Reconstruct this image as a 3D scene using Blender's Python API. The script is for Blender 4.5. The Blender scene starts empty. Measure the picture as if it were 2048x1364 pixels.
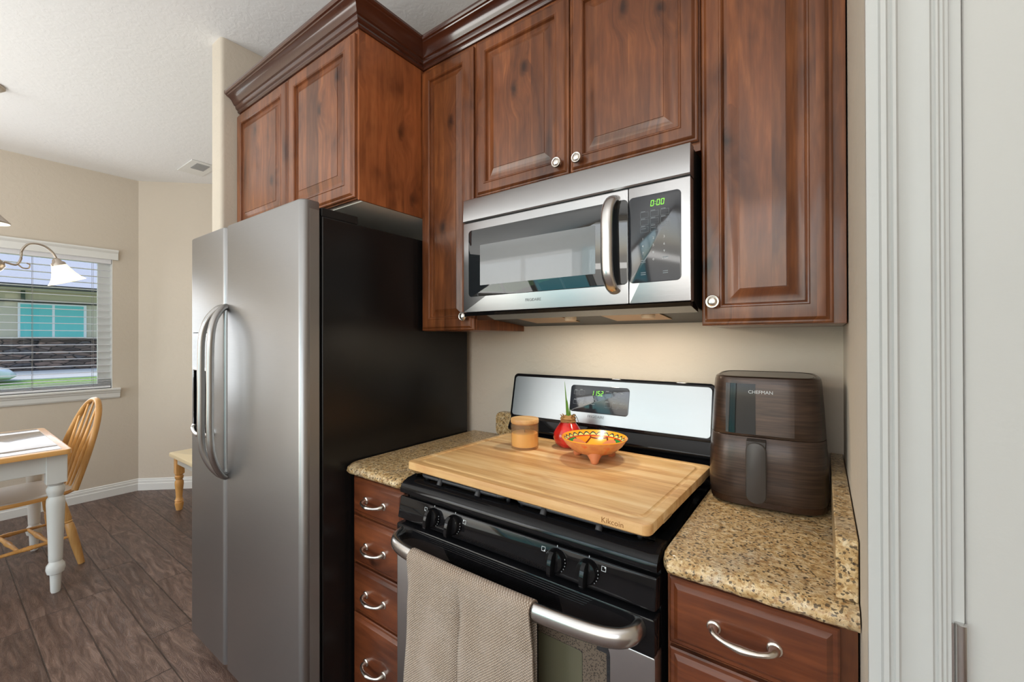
import bpy, bmesh, math, random
from mathutils import Vector, Matrix
random.seed(7)
S = bpy.context.scene
C = S.collection
R = math.radians
PI = math.pi

# ------------------------------------------------------------------ camera, world, lights, exposure
cam_d = bpy.data.cameras.new('camera')
cam = bpy.data.objects.new('camera', cam_d)
C.objects.link(cam)
cam.location = (1.0194, -1.4911, 1.3316)
cam.rotation_euler = (Matrix.Rotation(R(36.0655), 3, 'Z') @ Matrix.Rotation(R(90.2059), 3, 'X') @ Matrix.Rotation(R(-0.1338), 3, 'Z')).to_euler()
cam_d.sensor_width = 36.0
cam_d.lens = 852.446 / 2048 * 36.0
cam_d.shift_y = -0.003
cam_d.clip_start = 0.02
S.camera = cam
S.view_settings.view_transform = 'Standard'
S.view_settings.look = 'None'
S.view_settings.gamma = 1.0
S.view_settings.use_curve_mapping = False
S.view_settings.exposure = 0.27

W = bpy.data.worlds.new('world')
S.world = W
W.use_nodes = True
wn = W.node_tree
wn.nodes.clear()
wo = wn.nodes.new('ShaderNodeOutputWorld')
wb = wn.nodes.new('ShaderNodeBackground')
wb.inputs['Strength'].default_value = 0.32
sky = wn.nodes.new('ShaderNodeTexSky')
sky.sky_type = 'NISHITA'
sky.sun_disc = False
sky.sun_elevation = R(48)
sky.sun_rotation = R(200)
sky.dust_density = 3.0
wn.links.new(sky.outputs[0], wb.inputs['Color'])
wn.links.new(wb.outputs[0], wo.inputs['Surface'])


def area(name, loc, target, sx, sy, power, col=(1, 1, 1), spread=180):
    l = bpy.data.lights.new(name, 'AREA')
    l.shape = 'RECTANGLE'
    l.size, l.size_y, l.energy, l.color = sx, sy, power, col
    l.spread = R(spread)
    o = bpy.data.objects.new(name, l)
    C.objects.link(o)
    o.location = loc
    o.rotation_euler = (Vector(target) - Vector(loc)).to_track_quat('-Z', 'Y').to_euler()
    return o


# fill lamps added at the unseen rear window band; daylight through the dining window
area('rear_fill', (1.25, -4.38, 1.5), (1.25, 0, 1.5), 2.9, 2.1, 27, (1.0, 0.985, 0.96))
area('rear_fill', (-2.65, -4.38, 1.5), (-2.65, 0, 1.5), 1.9, 2.1, 33, (1.0, 0.985, 0.96))
area('teal_reflection_lamp', (-0.95, -4.38, 1.5), (-0.95, 0, 1.5), 1.2, 2.1, 8, (0.10, 0.80, 1.0))  # teal lamp added for the reflection in the microwave glass
area('daylight_dining', (-3.80, -1.35, 1.48), (0, -1.35, 1.3), 1.5, 1.0, 10, (0.95, 0.98, 1.0))
# upward fill lamps added to brighten the ceiling, standing in for bounced flash
area('ceiling_fill', (0.7, -2.7, 1.4), (0.7, -2.7, 2.7), 1.6, 1.6, 34, (1.0, 0.98, 0.95))
area('ceiling_fill', (-2.0, -2.9, 1.3), (-2.0, -2.9, 2.7), 1.6, 1.6, 34, (1.0, 0.98, 0.95))


# ------------------------------------------------------------------ material helpers
def lin(r, g=None, b=None):
    if g is None:
        g = b = r
    f = lambda c: ((c / 255) / 12.92 if c / 255 <= 0.04045 else (((c / 255) + 0.055) / 1.055) ** 2.4)
    return (f(r), f(g), f(b), 1.0)


class NT:
    def __init__(s, name):
        s.m = bpy.data.materials.new(name)
        s.m.use_nodes = True
        s.t = s.m.node_tree
        s.b = s.t.nodes['Principled BSDF']

    def n(s, typ, **kw):
        nd = s.t.nodes.new(typ)
        for k, v in kw.items():
            if k.startswith('i_'):
                nd.inputs[k[2:].replace('_', ' ')].default_value = v
            elif k.startswith('x'):
                nd.inputs[int(k[1:])].default_value = v
            else:
                setattr(nd, k, v)
        return nd

    def l(s, a, b):
        s.t.links.new(a, b)

    def math(s, op, a, b=None, c=None, clamp=False):
        nd = s.t.nodes.new('ShaderNodeMath')
        nd.operation = op
        nd.use_clamp = clamp
        for i, v in enumerate((a, b, c)):
            if v is None:
                continue
            if isinstance(v, (int, float)):
                nd.inputs[i].default_value = v
            else:
                s.l(v, nd.inputs[i])
        return nd.outputs[0]

    def ramp(s, fac, stops, interp='LINEAR'):
        nd = s.t.nodes.new('ShaderNodeValToRGB')
        cr = nd.color_ramp
        cr.interpolation = interp
        while len(cr.elements) < len(stops):
            cr.elements.new(0.5)
        for e, (p, c) in zip(cr.elements, stops):
            e.position = p
            e.color = c if len(c) == 4 else (*c, 1)
        s.l(fac, nd.inputs[0])
        return nd.outputs[0]

    def mix(s, fac, a, b, mode='MIX'):
        nd = s.t.nodes.new('ShaderNodeMix')
        nd.data_type = 'RGBA'
        nd.blend_type = mode
        for sock, v in ((nd.inputs[0], fac), (nd.inputs[6], a), (nd.inputs[7], b)):
            if hasattr(v, 'is_linked'):
                s.l(v, sock)
            else:
                sock.default_value = v
        return nd.outputs[2]

    def coord(s, scale=(1, 1, 1), rnd=False, rot=(0, 0, 0)):
        tc = s.n('ShaderNodeTexCoord')
        out = tc.outputs['Object']
        if rnd:
            oi = s.n('ShaderNodeObjectInfo')
            k = s.math('MULTIPLY', oi.outputs['Random'], 37.0)
            cb = s.n('ShaderNodeCombineXYZ')
            s.l(k, cb.inputs[0]); s.l(k, cb.inputs[1]); s.l(k, cb.inputs[2])
            va = s.n('ShaderNodeVectorMath', operation='ADD')
            s.l(out, va.inputs[0]); s.l(cb.outputs[0], va.inputs[1])
            out = va.outputs[0]
        mp = s.n('ShaderNodeMapping')
        mp.inputs['Scale'].default_value = scale
        mp.inputs['Rotation'].default_value = rot
        s.l(out, mp.inputs[0])
        return mp.outputs[0]

    def noise(s, vec, scale=5, detail=4, rough=0.5, dist=0.0):
        nd = s.n('ShaderNodeTexNoise')
        nd.inputs['Scale'].default_value = scale
        nd.inputs['Detail'].default_value = detail
        nd.inputs['Roughness'].default_value = rough
        nd.inputs['Distortion'].default_value = dist
        s.l(vec, nd.inputs['Vector'])
        return nd.outputs[0]

    def bump(s, h, strength=0.2, dist=0.01):
        nd = s.n('ShaderNodeBump')
        nd.inputs['Strength'].default_value = strength
        nd.inputs['Distance'].default_value = dist
        s.l(h, nd.inputs['Height'])
        s.l(nd.outputs[0], s.b.inputs['Normal'])

    def set(s, base=None, rough=0.5, metal=0.0, coat=0.0, coat_rough=0.1, spec=0.5, trans=0.0, ior=1.45, sub=0.0):
        b = s.b
        if base is not None:
            if hasattr(base, 'is_linked'):
                s.l(base, b.inputs['Base Color'])
            else:
                b.inputs['Base Color'].default_value = base
        if hasattr(rough, 'is_linked'):
            s.l(rough, b.inputs['Roughness'])
        else:
            b.inputs['Roughness'].default_value = rough
        b.inputs['Metallic'].default_value = metal
        b.inputs['Coat Weight'].default_value = coat
        b.inputs['Coat Roughness'].default_value = coat_rough
        b.inputs['Specular IOR Level'].default_value = spec
        b.inputs['Transmission Weight'].default_value = trans
        b.inputs['IOR'].default_value = ior
        if sub:
            b.inputs['Subsurface Weight'].default_value = sub
            b.inputs['Subsurface Radius'].default_value = (0.02, 0.01, 0.005)
        return s.m


def plain(name, col, rough=0.5, metal=0.0, coat=0.0, bumps=None, spec=0.5, coat_rough=0.08):
    n = NT(name)
    if bumps:
        v = n.coord()
        n.bump(n.noise(v, bumps[0], 3), bumps[1], bumps[2] if len(bumps) > 2 else 0.004)
    return n.set(col, rough, metal, coat, coat_rough, spec)


def wood(name, dark, mid, light, axis='Z', rough=0.32, coat=0.35, knots=1.0, stave=0.085, grain=1.0, bmp=0.05):
    n = NT(name)
    base = n.coord((1, 1, 1), rnd=True)
    sx = n.n('ShaderNodeSeparateXYZ')
    n.l(base, sx.inputs[0])
    if axis == 'X':
        u, w = sx.outputs[2], sx.outputs[0]
    else:
        u, w = n.math('ADD', sx.outputs[0], sx.outputs[1]), sx.outputs[2]
    # knots in the plane of the board
    wob = n.noise(base, 16, 2, 0.5)
    kv = n.n('ShaderNodeCombineXYZ')
    n.l(n.math('ADD', u, n.math('MULTIPLY', wob, 0.03)), kv.inputs[0])
    n.l(n.math('ADD', n.math('MULTIPLY', w, 0.55), n.math('MULTIPLY', wob, 0.03)), kv.inputs[1])
    vo = n.n('ShaderNodeTexVoronoi', voronoi_dimensions='2D')
    vo.inputs['Scale'].default_value = 5.2
    n.l(kv.outputs[0], vo.inputs['Vector'])
    vc = n.n('ShaderNodeSeparateColor')
    n.l(vo.outputs['Color'], vc.inputs[0])
    pick = n.math('GREATER_THAN', vc.outputs[0], 0.38)
    halo = n.math('MULTIPLY', n.ramp(vo.outputs['Distance'], [(0.0, (1, 1, 1)), (0.13, (0.5, 0.5, 0.5)), (0.34, (0, 0, 0))], 'EASE'), pick)
    core = n.math('MULTIPLY', n.ramp(vo.outputs['Distance'], [(0.015, (1, 1, 1)), (0.055, (0.55, 0.55, 0.55)), (0.11, (0, 0, 0))]), pick)
    # glued staves: each has its own tone and its own grain offset
    cell = n.math('FLOOR', n.math('DIVIDE', u, stave))
    wn_ = n.n('ShaderNodeTexWhiteNoise', noise_dimensions='1D')
    n.l(cell, wn_.inputs['W'])
    gv = n.n('ShaderNodeCombineXYZ')
    n.l(n.math('ADD', n.math('ADD', u, n.math('MULTIPLY', halo, 0.05 * (1 if knots else 0))), n.math('MULTIPLY', wn_.outputs[0], 9.0)), gv.inputs[0])
    n.l(n.math('MULTIPLY', w, 0.085), gv.inputs[1])
    fine = n.noise(gv.outputs[0], 95 * grain, 5, 0.6, 0.3)
    med = n.noise(gv.outputs[0], 15, 3, 0.55, 1.6)
    bv = n.n('ShaderNodeCombineXYZ')
    n.l(n.math('ADD', u, n.math('MULTIPLY', wn_.outputs[0], 5.0)), bv.inputs[0])
    n.l(n.math('MULTIPLY', w, 0.45), bv.inputs[1])
    blot = n.noise(bv.outputs[0], 8.0, 3, 0.6, 0.5)
    f = n.math('ADD', n.math('MULTIPLY', fine, 0.42), n.math('MULTIPLY', med, 0.58))
    col = n.ramp(f, [(0.24, dark), (0.50, mid), (0.76, light)])
    bl = n.ramp(blot, [(0.30, (0.55, 0.50, 0.49)), (0.45, (0.92, 0.91, 0.90)), (0.66, (1.22, 1.20, 1.17))])
    col = n.mix(1.0 if knots else 0.4, col, bl, 'MULTIPLY')
    stv = n.math('MULTIPLY_ADD', wn_.outputs[0], 0.50, 0.76)
    cb = n.n('ShaderNodeCombineXYZ')
    for i in range(3):
        n.l(stv, cb.inputs[i])
    col = n.mix(0.8, col, cb.outputs[0], 'MULTIPLY')
    if knots:
        col = n.mix(n.math('MULTIPLY', halo, 0.50 * knots), col, (dark[0] * 0.6, dark[1] * 0.55, dark[2] * 0.55, 1))
        col = n.mix(n.math('MULTIPLY', core, 0.80 * knots), col, (dark[0] * 0.22, dark[1] * 0.2, dark[2] * 0.2, 1))
    n.bump(fine, bmp, 0.002)
    return n.set(col, rough, 0, coat, 0.12)


M = {}
M['wood'] = wood('alder_upright', lin(74, 38, 21), lin(114, 65, 36), lin(152, 93, 52))
M['wood_h'] = wood('alder_level', lin(58, 27, 15), lin(94, 48, 26), lin(126, 70, 40), axis='X', stave=0.2)
M['wood_side'] = wood('alder_side_panel', lin(110, 60, 32), lin(150, 86, 48), lin(176, 108, 64), rough=0.42, coat=0.12, knots=0.8)
M['wood_crown'] = wood('alder_crown', lin(64, 31, 20), lin(78, 39, 25), lin(92, 49, 32), axis='X', rough=0.22, coat=0.9, knots=0.0, stave=3.0, grain=0.5, bmp=0.008)
M['oak'] = wood('oak_honey', lin(196, 138, 72), lin(222, 166, 96), lin(236, 188, 122), rough=0.35, coat=0.3, knots=0.0, stave=5, grain=0.8)
M['oak_h'] = wood('oak_honey_level', lin(196, 138, 72), lin(222, 166, 96), lin(236, 188, 122), axis='X', rough=0.35, coat=0.3, knots=0.0, stave=5, grain=0.8)
M['whitewash'] = plain('whitewashed_seat', lin(226, 220, 212), 0.35, 0, 0.2)


def wall_mat(name, col, sc=55, st=0.25):
    n = NT(name)
    v = n.coord()
    h = n.noise(v, sc, 4, 0.55, 0.6)
    h2 = n.ramp(h, [(0.42, (0, 0, 0)), (0.6, (1, 1, 1))])
    n.bump(h2, st, 0.0035)
    return n.set(col, 0.7, spec=0.25)


M['wall'] = wall_mat('wall_beige', lin(208, 197, 182), 26, 0.14)
M['ceiling'] = wall_mat('ceiling_white', lin(238, 238, 238), 30, 0.14)
M['casing'] = plain('casing_white', lin(188, 189, 187), 0.33, spec=0.4)
M['trim'] = plain('trim_white', lin(229, 229, 226), 0.33, spec=0.4)
M['door_white'] = plain('door_white', lin(190, 190, 187), 0.4, bumps=(120, 0.05))


def steel(name, base, rough, axis='X', st=0.05):
    n = NT(name)
    sc = {'X': (0.02, 1, 1), 'Z': (1, 1, 0.02), 'N': (1, 1, 1)}[axis]
    v = n.coord(sc)
    h = n.noise(v, 700, 2)
    r = n.math('MULTIPLY_ADD', h, 0.12, rough - 0.06)
    n.bump(h, st, 0.0008)
    return n.set(base, r, 1.0)


M['steel'] = steel('brushed_steel', (0.49, 0.49, 0.50, 1), 0.31)
M['steel_back'] = steel('brushed_steel_panel', (0.36, 0.36, 0.365, 1), 0.36)
M['steel_fridge'] = steel('fridge_steel', (0.34, 0.335, 0.335, 1), 0.36, 'X', 0.03)
M['steel_side'] = plain('fridge_door_edge', (0.30, 0.285, 0.27, 1), 0.42, 0.6)
M['steel_plain'] = plain('satin_steel', (0.62, 0.61, 0.60, 1), 0.25, 1.0)
M['steel_handle'] = plain('dark_satin_steel', (0.42, 0.41, 0.40, 1), 0.28, 1.0)
M['nickel'] = plain('satin_nickel', (0.76, 0.72, 0.67, 1), 0.24, 1.0)
M['bronze'] = plain('lamp_nickel', (0.50, 0.44, 0.38, 1), 0.3, 1.0)
M['black_gloss'] = plain('black_enamel', (0.007, 0.007, 0.008, 1), 0.06, 0, 0.0, spec=0.32)
M['black_matte'] = plain('black_plastic', (0.012, 0.012, 0.012, 1), 0.45)
M['black_iron'] = plain('cast_iron', (0.045, 0.047, 0.052, 1), 0.35)
M['black_side'] = plain('black_textured_steel', (0.009, 0.0085, 0.0085, 1), 0.27, 0, 0, (420, 0.22, 0.001))
M['glass_dark'] = plain('dark_glass', (0.014, 0.017, 0.020, 1), 0.03, 0, 1.0, coat_rough=0.02)
M['glass_screen'] = plain('screened_glass', (0.17, 0.18, 0.19, 1), 0.30, 0, 0.8, coat_rough=0.03)
M['panel_dark'] = plain('control_glass', (0.020, 0.024, 0.032, 1), 0.08, 0, 0.6)
M['print_white'] = plain('printed_white', lin(200, 205, 208), 0.5)
M['print_grey'] = plain('printed_grey', lin(92, 92, 92), 0.5)
M['print_faint'] = plain('printed_faint', lin(120, 128, 134), 0.5)
n = NT('green_digit')
n.set((0.05, 0.3, 0.02, 1), 0.4)
n.b.inputs['Emission Color'].default_value = (0.32, 1.0, 0.06, 1)
n.b.inputs['Emission Strength'].default_value = 0.9
M['digit'] = n.m


def granite():
    n = NT('granite')
    v = n.coord()
    big = n.noise(v, 9, 3, 0.6, 0.6)
    mid = n.noise(v, 70, 4, 0.65, 0.3)
    fine = n.noise(v, 190, 3, 0.7, 0.5)
    col = n.ramp(mid, [(0.30, lin(134, 98, 56)), (0.43, lin(192, 158, 108)), (0.56, lin(216, 188, 142)), (0.70, lin(234, 216, 182))])
    col = n.mix(n.ramp(big, [(0.52, (0, 0, 0)), (0.72, (0.55, 0.55, 0.55))]), col, lin(190, 184, 172))
    sp = n.ramp(fine, [(0.33, (1, 1, 1)), (0.41, (0, 0, 0))])
    col = n.mix(n.math('MULTIPLY', sp, 0.85), col, lin(60, 44, 30))
    vo = n.n('ShaderNodeTexVoronoi')
    vo.inputs['Scale'].default_value = 250
    n.l(v, vo.inputs['Vector'])
    wv = n.n('ShaderNodeSeparateColor')
    n.l(vo.outputs['Color'], wv.inputs[0])
    c2 = n.ramp(wv.outputs[0], [(0.80, (0, 0, 0)), (0.86, (1, 1, 1))])
    col = n.mix(n.math('MULTIPLY', c2, 0.55), col, lin(150, 104, 52))
    c3 = n.ramp(wv.outputs[1], [(0.86, (0, 0, 0)), (0.88, (1, 1, 1))])
    col = n.mix(n.math('MULTIPLY', c3, 0.8), col, lin(52, 42, 36))
    n.bump(mid, 0.12, 0.002)
    return n.set(col, 0.28, 0, 0.25, 0.1)


M['granite'] = granite()


def granite_rough():
    m = M['granite'].copy()
    m.name = 'granite_chiselled'
    for nd in m.node_tree.nodes:
        if nd.type == 'BUMP':
            nd.inputs['Strength'].default_value = 0.7
            nd.inputs['Distance'].default_value = 0.006
    return m


def floor_mat():
    n = NT('floor_planks')
    tc = n.coord()
    sx = n.n('ShaderNodeSeparateXYZ')
    n.l(tc, sx.inputs[0])
    X, Y = sx.outputs[0], sx.outputs[1]
    wv = n.math('DIVIDE', n.math('ADD', Y, 10.02), 0.152)
    row = n.math('FLOOR', wv)
    fy = n.math('SUBTRACT', wv, row)
    w1 = n.n('ShaderNodeTexWhiteNoise', noise_dimensions='1D')
    n.l(row, w1.inputs['W'])
    xs = n.math('ADD', n.math('DIVIDE', X, 0.95), n.math('MULTIPLY', w1.outputs[0], 7.0))
    colm = n.math('FLOOR', xs)
    fx = n.math('SUBTRACT', xs, colm)
    w2 = n.n('ShaderNodeTexWhiteNoise', noise_dimensions='2D')
    cb = n.n('ShaderNodeCombineXYZ')
    n.l(row, cb.inputs[0]); n.l(colm, cb.inputs[1])
    n.l(cb.outputs[0], w2.inputs['Vector'])
    # grain
    off = n.math('MULTIPLY', w2.outputs[0], 23.0)
    cg = n.n('ShaderNodeCombineXYZ')
    n.l(n.math('ADD', n.math('MULTIPLY', X, 0.16), off), cg.inputs[0])
    n.l(n.math('ADD', Y, off), cg.inputs[1])
    g = n.noise(cg.outputs[0], 22, 4, 0.6, 2.2)
    gl = n.math('ABSOLUTE', n.math('SINE', n.math('MULTIPLY', g, 46.0)))
    gf = n.noise(cg.outputs[0], 120, 3, 0.6, 0.5)
    col = n.ramp(g, [(0.3, lin(70, 50, 42)), (0.5, lin(96, 74, 64)), (0.7, lin(128, 104, 92))])
    tone = n.math('MULTIPLY_ADD', w2.outputs[0], 0.35, 0.82)
    tb = n.n('ShaderNodeCombineXYZ')
    for i in range(3):
        n.l(tone, tb.inputs[i])
    col = n.mix(1.0, col, tb.outputs[0], 'MULTIPLY')
    crack = n.ramp(gl, [(0.0, (1, 1, 1)), (0.14, (0, 0, 0))])
    col = n.mix(n.math('MULTIPLY', crack, 0.42), col, lin(150, 130, 118))
    ey = n.math('MINIMUM', fy, n.math('SUBTRACT', 1.0, fy))
    ex = n.math('MULTIPLY', n.math('MINIMUM', fx, n.math('SUBTRACT', 1.0, fx)), 6.2)
    e = n.math('MINIMUM', ey, ex)
    seam = n.ramp(e, [(0.010, (1, 1, 1)), (0.022, (0, 0, 0))])
    col = n.mix(n.math('MULTIPLY', seam, 0.75), col, lin(34, 24, 20))
    hgt = n.math('SUBTRACT', n.math('ADD', n.math('MULTIPLY', gl, 0.35), n.math('MULTIPLY', g, 0.8)), seam)
    n.bump(hgt, 0.6, 0.004)
    r = n.math('MULTIPLY_ADD', gf, 0.25, 0.22)
    return n.set(col, r, 0, 0.0, spec=0.5)


M['floor'] = floor_mat()


def bamboo(name, edge=False):
    n = NT(name)
    v = n.coord((0.10, 1, 1))
    f = n.noise(v, 34, 4, 0.6, 0.5)
    sx = n.n('ShaderNodeSeparateXYZ')
    n.l(n.coord(), sx.inputs[0])
    a = sx.outputs[2] if edge else sx.outputs[1]
    w = n.n('ShaderNodeTexWhiteNoise', noise_dimensions='1D')
    n.l(n.math('FLOOR', n.math('DIVIDE', a, 0.0055 if edge else 0.021)), w.inputs['W'])
    tt = n.math('ADD', n.math('MULTIPLY', f, 0.7), n.math('MULTIPLY', w.outputs[0], 0.3))
    col = n.ramp(tt, [(0.28, lin(196, 146, 92)), (0.5, lin(224, 182, 124)), (0.72, lin(238, 206, 156))])
    blot = n.noise(n.coord((0.45, 1.6, 1)), 16, 3, 0.5)
    col = n.mix(n.ramp(blot, [(0.60, (0, 0, 0)), (0.76, (0.5, 0.5, 0.5))]), col, lin(190, 124, 70))
    n.bump(f, 0.05, 0.001)
    return n.set(col, 0.42)


M['bamboo'] = bamboo('bamboo')
M['burn'] = plain('burnt_mark', lin(140, 92, 44), 0.6)


def fabric():
    n = NT('towel_weave')
    tc = n.coord()
    sx = n.n('ShaderNodeSeparateXYZ')
    n.l(tc, sx.inputs[0])
    k = 2 * PI / 0.0068
    a = n.math('SINE', n.math('MULTIPLY', sx.outputs[0], k))
    b = n.math('SINE', n.math('MULTIPLY', sx.outputs[2], k * 1.15))
    w = n.math('MULTIPLY', a, b)
    big = n.noise(tc, 14, 3)
    base = n.ramp(w, [(0.0, lin(150, 130, 112)), (0.45, lin(206, 190, 172))])
    base = n.mix(n.ramp(big, [(0.45, (0, 0, 0)), (0.7, (0.35, 0.35, 0.35))]), base, lin(190, 176, 164))
    n.bump(w, 0.8, 0.002)
    n.b.inputs['Sheen Weight'].default_value = 0.2
    return n.set(base, 0.9, spec=0.1)


M['towel'] = fabric()


def fryer_mat():
    n = NT('fryer_brown')
    v = n.coord((0.06, 0.06, 1))
    h = n.noise(v, 220, 3)
    c = n.ramp(h, [(0.3, lin(50, 39, 33)), (0.75, lin(78, 60, 50))])
    n.bump(h, 0.08, 0.001)
    return n.set(c, 0.30, 0.35, 0.15, 0.15)


M['fryer'] = fryer_mat()
M['fryer_base'] = plain('fryer_base', lin(58, 38, 26), 0.35, 0.2, bumps=(60, 0.4))
M['fryer_handle'] = plain('fryer_handle', lin(70, 66, 64), 0.38, 0.3)
n = NT('clear_glass')
n.t.nodes.remove(n.b)
_tr = n.n('ShaderNodeBsdfTransparent')
_tr.inputs[0].default_value = (0.95, 0.97, 0.97, 1)
_gl = n.n('ShaderNodeBsdfGlossy')
_gl.inputs['Roughness'].default_value = 0.0
_fr = n.n('ShaderNodeFresnel')
_fr.inputs[0].default_value = 1.35
_ms = n.n('ShaderNodeMixShader')
n.l(_fr.outputs[0], _ms.inputs[0]); n.l(_tr.outputs[0], _ms.inputs[1]); n.l(_gl.outputs[0], _ms.inputs[2])
n.l(_ms.outputs[0], n.t.nodes['Material Output'].inputs[0])
M['glass'] = n.m
n = NT('frosted_jar')
n.t.nodes.remove(n.b)
_tr = n.n('ShaderNodeBsdfTransparent')
_tr.inputs[0].default_value = lin(252, 240, 222)
_d = n.n('ShaderNodeBsdfTranslucent')
_d.inputs[0].default_value = lin(244, 228, 200)
_d2 = n.n('ShaderNodeBsdfDiffuse')
_d2.inputs[0].default_value = lin(236, 216, 186)
_a = n.n('ShaderNodeMixShader', x0=0.5)
_b = n.n('ShaderNodeMixShader', x0=0.14)
_c = n.n('ShaderNodeMixShader', x0=0.08)
_g = n.n('ShaderNodeBsdfGlossy')
_g.inputs['Roughness'].default_value = 0.15
n.l(_d.outputs[0], _a.inputs[1]); n.l(_d2.outputs[0], _a.inputs[2])
n.l(_tr.outputs[0], _b.inputs[1]); n.l(_a.outputs[0], _b.inputs[2])
n.l(_b.outputs[0], _c.inputs[1]); n.l(_g.outputs[0], _c.inputs[2])
n.l(_c.outputs[0], n.t.nodes['Material Output'].inputs[0])
M['jar'] = n.m
n = NT('candle_wax')
M['wax'] = n.set(lin(255, 226, 156), 0.5, sub=0.3)
n = NT('red_wax')
v = n.coord((1, 1, 0.4))
M['red_wax'] = n.set(n.ramp(n.noise(v, 30, 3), [(0.35, lin(150, 18, 16)), (0.65, lin(206, 44, 36))]), 0.16, 0, 0.6)
M['papery'] = plain('papery_skin', lin(150, 112, 66), 0.7, bumps=(180, 0.6))
M['leaf'] = plain('leaf_green', lin(98, 142, 58), 0.4)
M['leaf_dry'] = plain('leaf_dry', lin(70, 72, 58), 0.6)


def shade_mat():
    n = NT('lit_glass_shade')
    n.set(lin(255, 240, 212), 0.3)
    sx = n.n('ShaderNodeSeparateXYZ')
    n.l(n.coord(), sx.inputs[0])
    n.b.inputs['Emission Color'].default_value = (1.0, 0.86, 0.62, 1)
    n.b.inputs['Emission Strength'].default_value = 0.85
    return n.m


M['shade'] = shade_mat()
n = NT('bulb_lit')
n.set(lin(255, 244, 220), 0.4)
n.b.inputs['Emission Color'].default_value = (1, 0.92, 0.76, 1)
n.b.inputs['Emission Strength'].default_value = 6.0
M['bulb'] = n.m
M['bulb_dim'] = plain('lamp_lens', lin(240, 220, 190), 0.3)
M['blind'] = plain('blind_white', lin(226, 226, 230), 0.45)
M['cord'] = plain('blind_cord', lin(150, 146, 142), 0.6)
n = NT('table_tile')
_v = n.coord((1, 1, 1))
M['tile'] = n.set(n.ramp(n.noise(_v, 3, 2), [(0.4, lin(168, 156, 148)), (0.6, lin(186, 176, 168))]), 0.12, 0, 0.3)
M['grout'] = plain('tile_grout', lin(236, 232, 226), 0.6)
M['paint_white'] = plain('table_paint', lin(222, 222, 218), 0.4)
M['teal'] = plain('teal_fabric', lin(10, 120, 140), 0.7)

# exterior
M['stucco'] = plain('stucco_tan', lin(200, 190, 166), 0.9, bumps=(30, 0.3))
M['teal_blind'] = plain('teal_blind', lin(104, 196, 190), 0.6)
M['gutter'] = plain('gutter_dark', lin(62, 60, 56), 0.5)
M['post_green'] = plain('downspout_green', lin(52, 74, 62), 0.5)
M['roofing'] = plain('roofing_grey', lin(186, 188, 196), 0.9, bumps=(25, 0.6, 0.02))
M['car_white'] = plain('car_paint', lin(232, 234, 238), 0.25, 0, 0.5)
M['concrete'] = plain('concrete', lin(214, 214, 212), 0.8)


def stone_mat():
    n = NT('ledge_stone')
    v = n.coord((1, 1, 3.6))
    vo = n.n('ShaderNodeTexVoronoi')
    vo.inputs['Scale'].default_value = 2.6
    n.l(v, vo.inputs['Vector'])
    ve = n.n('ShaderNodeTexVoronoi', feature='DISTANCE_TO_EDGE')
    ve.inputs['Scale'].default_value = 2.6
    n.l(v, ve.inputs['Vector'])
    sc = n.n('ShaderNodeSeparateColor')
    n.l(vo.outputs['Color'], sc.inputs[0])
    col = n.ramp(sc.outputs[0], [(0.1, lin(74, 64, 60)), (0.4, lin(116, 98, 88)), (0.65, lin(146, 118, 104)), (0.9, lin(96, 90, 90))])
    col = n.mix(n.ramp(ve.outputs['Distance'], [(0.02, (1, 1, 1)), (0.09, (0, 0, 0))]), col, lin(40, 36, 34))
    n.bump(ve.outputs['Distance'], 0.8, 0.05)
    return n.set(col, 0.9)


M['stone'] = stone_mat()
n = NT('lawn')
_v = n.coord()
M['grass'] = n.set(n.ramp(n.noise(_v, 9, 4, 0.7), [(0.3, lin(92, 128, 60)), (0.7, lin(158, 190, 104))]), 0.9)


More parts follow.
